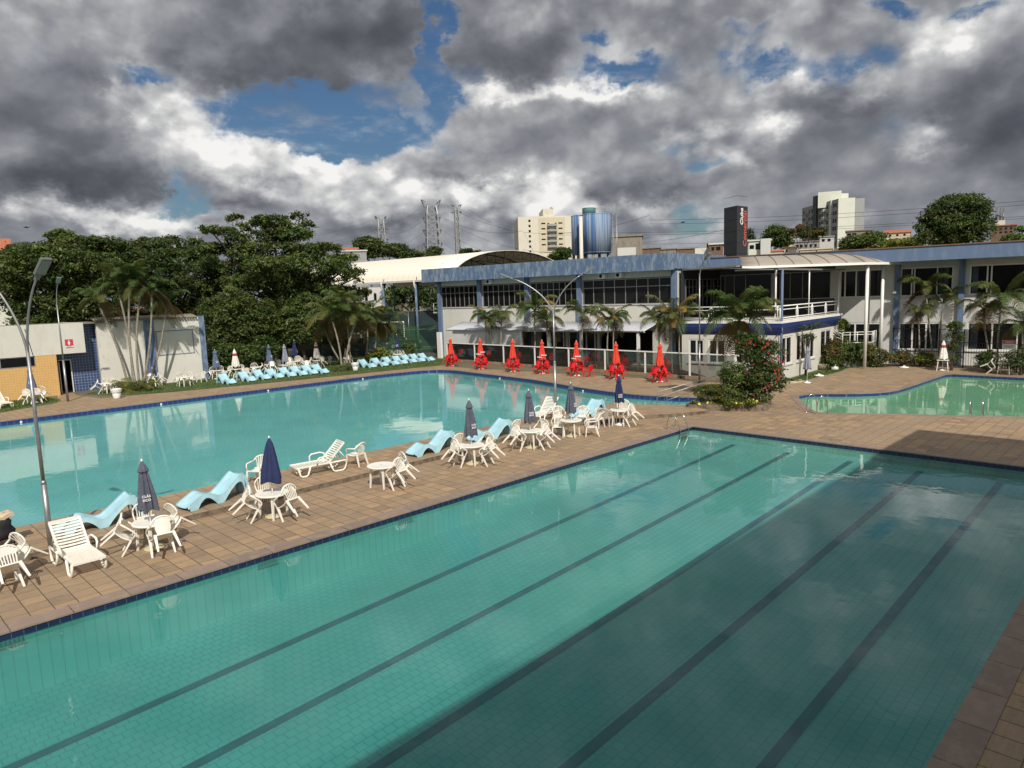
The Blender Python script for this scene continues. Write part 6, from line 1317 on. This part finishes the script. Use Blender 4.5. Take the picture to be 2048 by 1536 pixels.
for k in range(9): wing(MB().box((L*.635, -1.0, z1-3.4-k*2.55), (L*.69, .04, z1-2.5-k*2.55)), 'balcony', 'plasterB'); wing(MB().box((L*.14, -.9, z1-3.4-k*2.55), (L*.185, .04, z1-2.5-k*2.55)), 'balcony', 'greybld')
wing(MB().box((L*.80, -.3, za-8), (L*.83, .04, z1)), 'pilaster', 'whitebld')
a2, b2 = at(1634, 478, 266), at(1681, 478, 266); R2 = seg(Vector((a2.x, a2.y, 0)), Vector((b2.x, b2.y, 0))); o = MB().box((0, 3, z1-2), ((b2.xy-a2.xy).length, 9, at(1650, 383, 268).z)).build('roof_block', 'whitebld', t); o.matrix_local = Tm @ R2
# hillside houses
block('white two-storey house right of the sign tower', 1497, 1541, 482, 512, 120, 8, 'whitebld', wins=[(.05, .25, .5, .75), (.32, .52, .45, .85)], roof='plasterB')
block('white tall gable wall beside the two-storey house', 1521, 1541, 477, 512, 119, 5, 'plasterB')
block('small house with orange tiled roof right of the white house', 1541, 1566, 502, 512, 150, 8, 'beigebld', roof='gable'); block('house with orange roof behind the small one', 1566, 1592, 496, 506, 175, 8, 'beigebld', roof='gable', wins=[(.2, .35, .3, .7)])
block('pale yellow roofed building left part', 1600, 1632, 500, 508, 150, 8, 'yellowbld', roof='yellowbld'); block('pale yellow roofed building right part', 1634, 1664, 498, 507, 152, 9, 'yellowbld', roof='yellowbld')
block('grey terrace house below the apartment slab', 1585, 1640, 484, 500, 190, 8, 'greybld', wins=wgrid(5, 1), roof='conc')
block('white house with small upper windows below the apartment slab', 1639, 1668, 474, 497, 180, 8, 'plasterB', wins=[(.15, .35, .62, .85), (.55, .75, .62, .85)], roof='greybld')
block('pale house with a square terrace left of the apartment slab', 1570, 1591, 476, 490, 200, 8, 'yellowbld', wins=[(.1, .4, .1, .6)], roof='yellowbld')
block('raw concrete house right of the apartment slab', 1692, 1742, 462, 480, 170, 8, 'conc', wins=[(.05, .2, .4, .8), (.25, .4, .4, .8)], roof='conc')
block('cream three-storey house with brown roof before the big tree', 1769, 1820, 465, 484, 165, 10, 'yellowbld', wins=wgrid(3, 2, fx=.3), roof='gable')
block('brick house with telephone masts at the far right', 1982, 2031, 452, 470, 190, 9, 'brownbld', wins=wgrid(4, 2), roof='rooftile')
block('white roof block carrying the telephone masts', 1988, 2010, 440, 452, 192, 5, 'whitebld')
block('brown house left of the sign tower', 1419, 1446, 489, 508, 125, 8, 'brownbld', wins=[(.15, .35, .4, .75), (.5, .8, .4, .75)], roof='whitebld'); block('white flat house left of the brown one', 1390, 1421, 496, 508, 128, 8, 'whitebld')
block('low grey house by the white flat house', 1408, 1422, 484, 500, 140, 6, 'greybld', wins=[(.4, .7, .3, .8)]); block('stained concrete block right of the blue tanks', 1226, 1285, 473, 498, 115, 9, 'conc', wins=(), roof='conc')
block('white low wall house below the concrete block', 1235, 1272, 495, 503, 108, 5, 'plasterB')
for i, (x0, x1, yt, m_) in enumerate(((1285, 1320, 497, 'brownbld'), (1318, 1352, 499, 'conc'), (1350, 1394, 498, 'brownbld'))): block(['dark low roofs right of the concrete block', 'bare concrete shed among the low roofs', 'brown sheds left of the white flat house'][i], x0, x1, yt, 508, 140+8*i, 8, m_, roof='conc')
block('white house with red roof at the far left', -10, 28, 500, 560, 150, 9, 'whitebld', wins=[(.5, .7, .8, .88)], roof='gable', group='houses behind the trees on the left'); block('grey gable house beside the red roof at far left', 24, 46, 488, 540, 152, 9, 'plasterB', group='houses behind the trees on the left')
block('white house glimpsed under the tree at the left edge', -20, 50, 596, 650, 95, 7, 'whitebld', wins=[(.25, .32, .4, .7)], group='houses behind the trees on the left'); block('brown tiled house at the left edge above the lamp arm', -10, 18, 568, 600, 100, 6, 'brownbld', roof='gable', group='houses behind the trees on the left')
block('white house with orange roof glimpsed between the palms', 235, 282, 630, 660, 100, 6, 'whitebld', roof='gable', group='houses behind the trees on the left'); block('white building behind the almond tree trunk', 524, 600, 608, 650, 105, 6, 'whitebld', group='houses behind the trees on the left')
block('grey rendered house with clay roof above the sports roof', 672, 735, 503, 545, 128, 9, 'greybld', roof='plasterB', group='houses behind the sports court'); block('clay tiled attic on the grey rendered house', 690, 716, 498, 510, 134, 6, 'beigebld', roof='gable', group='houses behind the sports court')
block('grey house seen under the sports roof', 700, 785, 575, 615, 128, 7, 'plasterB', wins=wgrid(4, 1, fx=.3), group='houses behind the sports court')
for ml, (px, yt) in zip(('left', 'middle, tallest', 'right'), ((1992, 421), (2000, 418), (2006, 424))):
    p = at(px, 440, 190); o = MB().tube([(0, 0, 0), (0, 0, at(px, yt, 190).z-p.z)], .14, 6).box((-.4, -.1, 1.2), (-.15, .1, 2.6)).box((.15, -.1, 1.2), (.4, .1, 2.6)).build('phone_mast', 'steel', None, p); tag(o, f'{ml} telephone mast on the white roof block at far right', 'mast', 'telephone masts on the far right roof')
# far trees
FT = 'trees among the far houses'
def ft(label, L_px, D, n, size, mats, seed, **k): b = at(L_px[0][0], L_px[0][1], D); return tree(label, b, L_px, D, n, size, mats, seed, .3, 'tree', FT, **k)
ft('round dark tree left of the pylons', [(738, 492, 24, 18), (755, 500, 26, 14), (730, 505, 20, 12)], 165, 9000, .7, DG, 201); ft('long low tree line left of the big pylon', [(795, 503, 24, 14), (820, 512, 24, 9), (845, 513, 20, 6)], 170, 8000, .7, DG, 202)
ft('small tree at the foot of the big pylon', [(868, 503, 14, 9)], 190, 1800, .6, DG, 203); ft('small round tree at the foot of the right pylon', [(932, 503, 12, 5), (952, 505, 8, 4)], 200, 1500, .6, DG, 204)
ft('dark tree below the cream apartment building', [(1124, 508, 19, 11), (1112, 514, 14, 6)], 118, 5000, .4, ['leafA', 'leafB'], 205)
ft('round dark tree left of the apartment slab', [(1551, 470, 22, 17), (1540, 480, 18, 12), (1565, 482, 18, 14)], 185, 8000, .6, ['leafA', 'leafA', 'leafB'], 206)
ft('flat-topped layered tree before the apartment slab', [(1600, 455, 20, 4), (1590, 464, 24, 5), (1625, 462, 24, 5), (1612, 470, 30, 5), (1640, 466, 16, 4)], 175, 5000, .5, ['leafA', 'leafR'], 207, limbs=5)
ft('big leafy tree behind the right wing', [(1905, 420, 36, 24), (1940, 405, 26, 16), (1960, 430, 24, 24), (1880, 440, 34, 22), (1860, 455, 26, 16), (1915, 455, 60, 24), (1950, 465, 34, 22), (1890, 475, 60, 14)], 100, 30000, .36, ['leafA', 'leafB', 'leafA', 'leafD'], 208, limbs=8, solid=.55)
ft('green bushy tree below the apartment slab', [(1715, 486, 34, 12), (1745, 480, 26, 14), (1700, 492, 22, 8)], 120, 9000, .4, ['leafB', 'leafC', 'leafD'], 209); ft('light green bushy tree right of the raw concrete house', [(1790, 490, 34, 9), (1825, 486, 20, 8)], 118, 7000, .38, ['leafC', 'leafB', 'leafY'], 210)
ft('small bushy tree at the far right roofs', [(2030, 478, 24, 7), (2046, 460, 8, 6)], 130, 2500, .4, ['leafB', 'leafC'], 211); ft('narrow palm-like tree behind the sign tower', [(1498, 470, 5, 12), (1502, 480, 5, 6)], 130, 900, .35, ['leafA'], 212)
ft('dark trees seen beneath the sports roof', [(820, 585, 40, 30), (860, 590, 30, 36), (790, 600, 20, 26)], 125, 9000, .5, DG, 213)
tree('dark low trees behind the left houses', at(10, 560, 110), [(8, 540, 26, 30), (40, 560, 20, 30)], 110, 5000, .5, DG, 214, group=FT)
# ------------------------------------------------------------------ pylons and wires
def pylon(label, px, yt, D, wpx, arms_, name='power_pylon'):
    c = at(px, 560, D); zt = at(px, yt, D).z; t = thing(name, label, 'pylon', (c.x, c.y, 0), math.atan2(HR.y, HR.x)+.25, 'lattice power pylons'); w0 = wpx/FPX*D/2; mb = MB(); n = 14; r = .05*D/200
    wz = lambda z: w0*(.62 if z > zt*.97 else .75+.55*(1-z/zt))
    for k in range(n):
        z0, z1 = zt*k/n, zt*(k+1)/n; a, b = wz(z0), wz(z1)
        for i in range(4):
            s0 = ((-1, -1), (1, -1), (1, 1), (-1, 1))[i]; s1 = ((-1, -1), (1, -1), (1, 1), (-1, 1))[(i+1) % 4]
            mb.bar((s0[0]*a, s0[1]*a, z0), (s0[0]*b, s0[1]*b, z1), r*4.5, r*4.5); mb.bar((s0[0]*a, s0[1]*a, z0), (s1[0]*b, s1[1]*b, z1), r*3, r*3); mb.bar((s1[0]*a, s1[1]*a, z0), (s0[0]*b, s0[1]*b, z1), r*3, r*3); mb.bar((s0[0]*b, s0[1]*b, z1), (s1[0]*b, s1[1]*b, z1), r*3, r*3)
    for yp, half, up_ in arms_:
        z = at(px, yp, D).z; h = half/FPX*D
        for s_ in (-1, 1):
            e = (s_*h, 0, z+up_)
            for q in ((s_*w0, -w0, z), (s_*w0, w0, z), (s_*w0, 0, z-1.6 if up_ >= 0 else z+1.6)): mb.bar(q, e, r*4, r*4)
        mb.bar((-h, 0, z+up_), (h, 0, z+up_), r*2, r*2)
    mb.build('lattice', 'steel', t); return t
pylon('largest lattice power pylon, above the sports roof', 869, 412, 210, 26, [(405, 19, .8), (435, 17, 0), (460, 18, 0), (487, 19, 0)])
pylon('lattice power pylon to the left of the largest one', 768, 440, 280, 14, [(436, 11, .8), (458, 13, 0), (479, 13, 0)]); pylon('thin lattice power pylon to the right of the largest one', 919, 416, 300, 9, [(412, 10, .6), (424, 10, 0)]); pylon('small distant pylon behind the trees at left', 402, 472, 330, 4, [(472, 8, .3), (486, 9, 0)])
t = thing('wooden_pole', 'double wooden power pole between the pylons', 'power pole', at(841, 515, 190)); z_ = 7
for s_ in (-1, 1): MB().tube([(HR.x*s_*.5, HR.y*s_*.5, -6), (HR.x*s_*.5, HR.y*s_*.5, 3.2)], .12, 6).build('pole', 'bark', t)
MB().bar((-HR.x*1.2, -HR.y*1.2, 1.6), (HR.x*1.2, HR.y*1.2, 1.6), .14, .12).build('crossarm', 'bark', t)
def wire(a, b, sag, r, D=None):
    mb = MB(); P_ = [a.lerp(b, k/24)-Vector((0, 0, sag*4*(k/24)*(1-k/24))) for k in range(25)]; mb.tube(P_, r, 4, cap=False); return mb
WL = ['topmost power line between the two left pylons', 'middle power line between the two left pylons', 'lowest power line between the two left pylons', 'upper power line running left from the left pylon', 'lower power line running left from the left pylon', 'topmost power line running left towards the small distant pylon', 'power line dropping left from the largest pylon over the roof',
 'topmost power line right of the largest pylon', 'second power line down, right of the largest pylon', 'third power line down, right of the largest pylon', 'lowest power line right of the largest pylon', 'power line from the thin right pylon to the sign tower', 'power line from the largest pylon to the cream building',
 'lower of the paired lines crossing the tall slab', 'upper of the paired lines crossing the tall slab', 'lower of the paired high lines above the right wing', 'upper of the paired high lines above the right wing', 'lowest long power line passing the right hillside']
for i, (x0, y0, d0, x1, y1, d1, sag) in enumerate([(757, 436, 280, 850, 405, 210, 3), (756, 458, 280, 853, 434, 210, 3), (756, 479, 280, 853, 460, 210, 3), (500, 478, 330, 756, 458, 280, 4), (500, 492, 330, 756, 479, 280, 4), (400, 472, 330, 757, 436, 280, 5), (853, 487, 210, 640, 500, 330, 4),
      (888, 407, 210, 1300, 430, 150, 6), (886, 437, 210, 1300, 474, 150, 6), (888, 463, 210, 1300, 492, 150, 6), (888, 488, 210, 1300, 512, 150, 6), (929, 413, 300, 1448, 460, 140, 8), (886, 434, 210, 1045, 462, 170, 2),
      (1300, 448, 110, 2300, 388, 90, .6), (1300, 440, 110, 2300, 380, 90, .6), (1100, 470, 130, 2300, 420, 95, .8), (1100, 465, 130, 2300, 416, 95, .8), (1200, 488, 140, 2300, 440, 110, .8)]):
    o = wire(at(x0, y0, d0), at(x1, y1, d1), sag, .028 if i < 13 else .018).build('power_line', 'blackiron'); tag(o, WL[i], 'power line', 'overhead power lines')
# birds
for i, (px, py, l) in enumerate(((1366, 445, 'dark bird gliding left of the sign tower'), (54, 455, 'dark bird flying above the trees at far left'))):
    p = at(px, py, 90); t = thing('bird', l, 'bird', p); mb = MB(); s_ = .55; mb.tube([HR*-.25, HR*0, HR*.22], [.02, .07, .02], 6); mb.build('body', 'black', t); mb = MB()
    for q in (-1, 1): mb.poly([(0, 0, .02), tuple(HD*q*.3*s_+HR*.1+Vector((0, 0, .12))), tuple(HR*q*.9*s_+Vector((0, 0, .05+.05*q))), tuple(HR*-.1)])
    mb.build('wings', 'black', t)
# the building we look from: its shadow lies over the near right part of the pool
t = thing('viewing_building', 'tall white building behind the viewer whose shadow falls on the pool', 'building', (0, 0, 0))
mb = MB(); wall_with(mb, -30, 25.4, 0, 9.6, [(x, x+2.2, 5.0, 7.4) for x in np.arange(-28, 24, 3.4)], .3, -1.0); mb.box((25.1, -20, 0), (25.4, -1.003, 9.6)); mb.box((-30, -20, 0), (-29.7, -1.003, 9.6)); mb.box((-29.7, -20, 0), (25.1, -19.7, 9.6)); mb.build('wall', 'plaster', t)
MB().box((-30.2, -20.2, 9.603), (25.6, -.8, 9.8)).build('roof', 'conc', t); MB().box((-29.6, -19.6, 4.4), (25, -1.3, 4.5)).build('floor', 'dark', t)
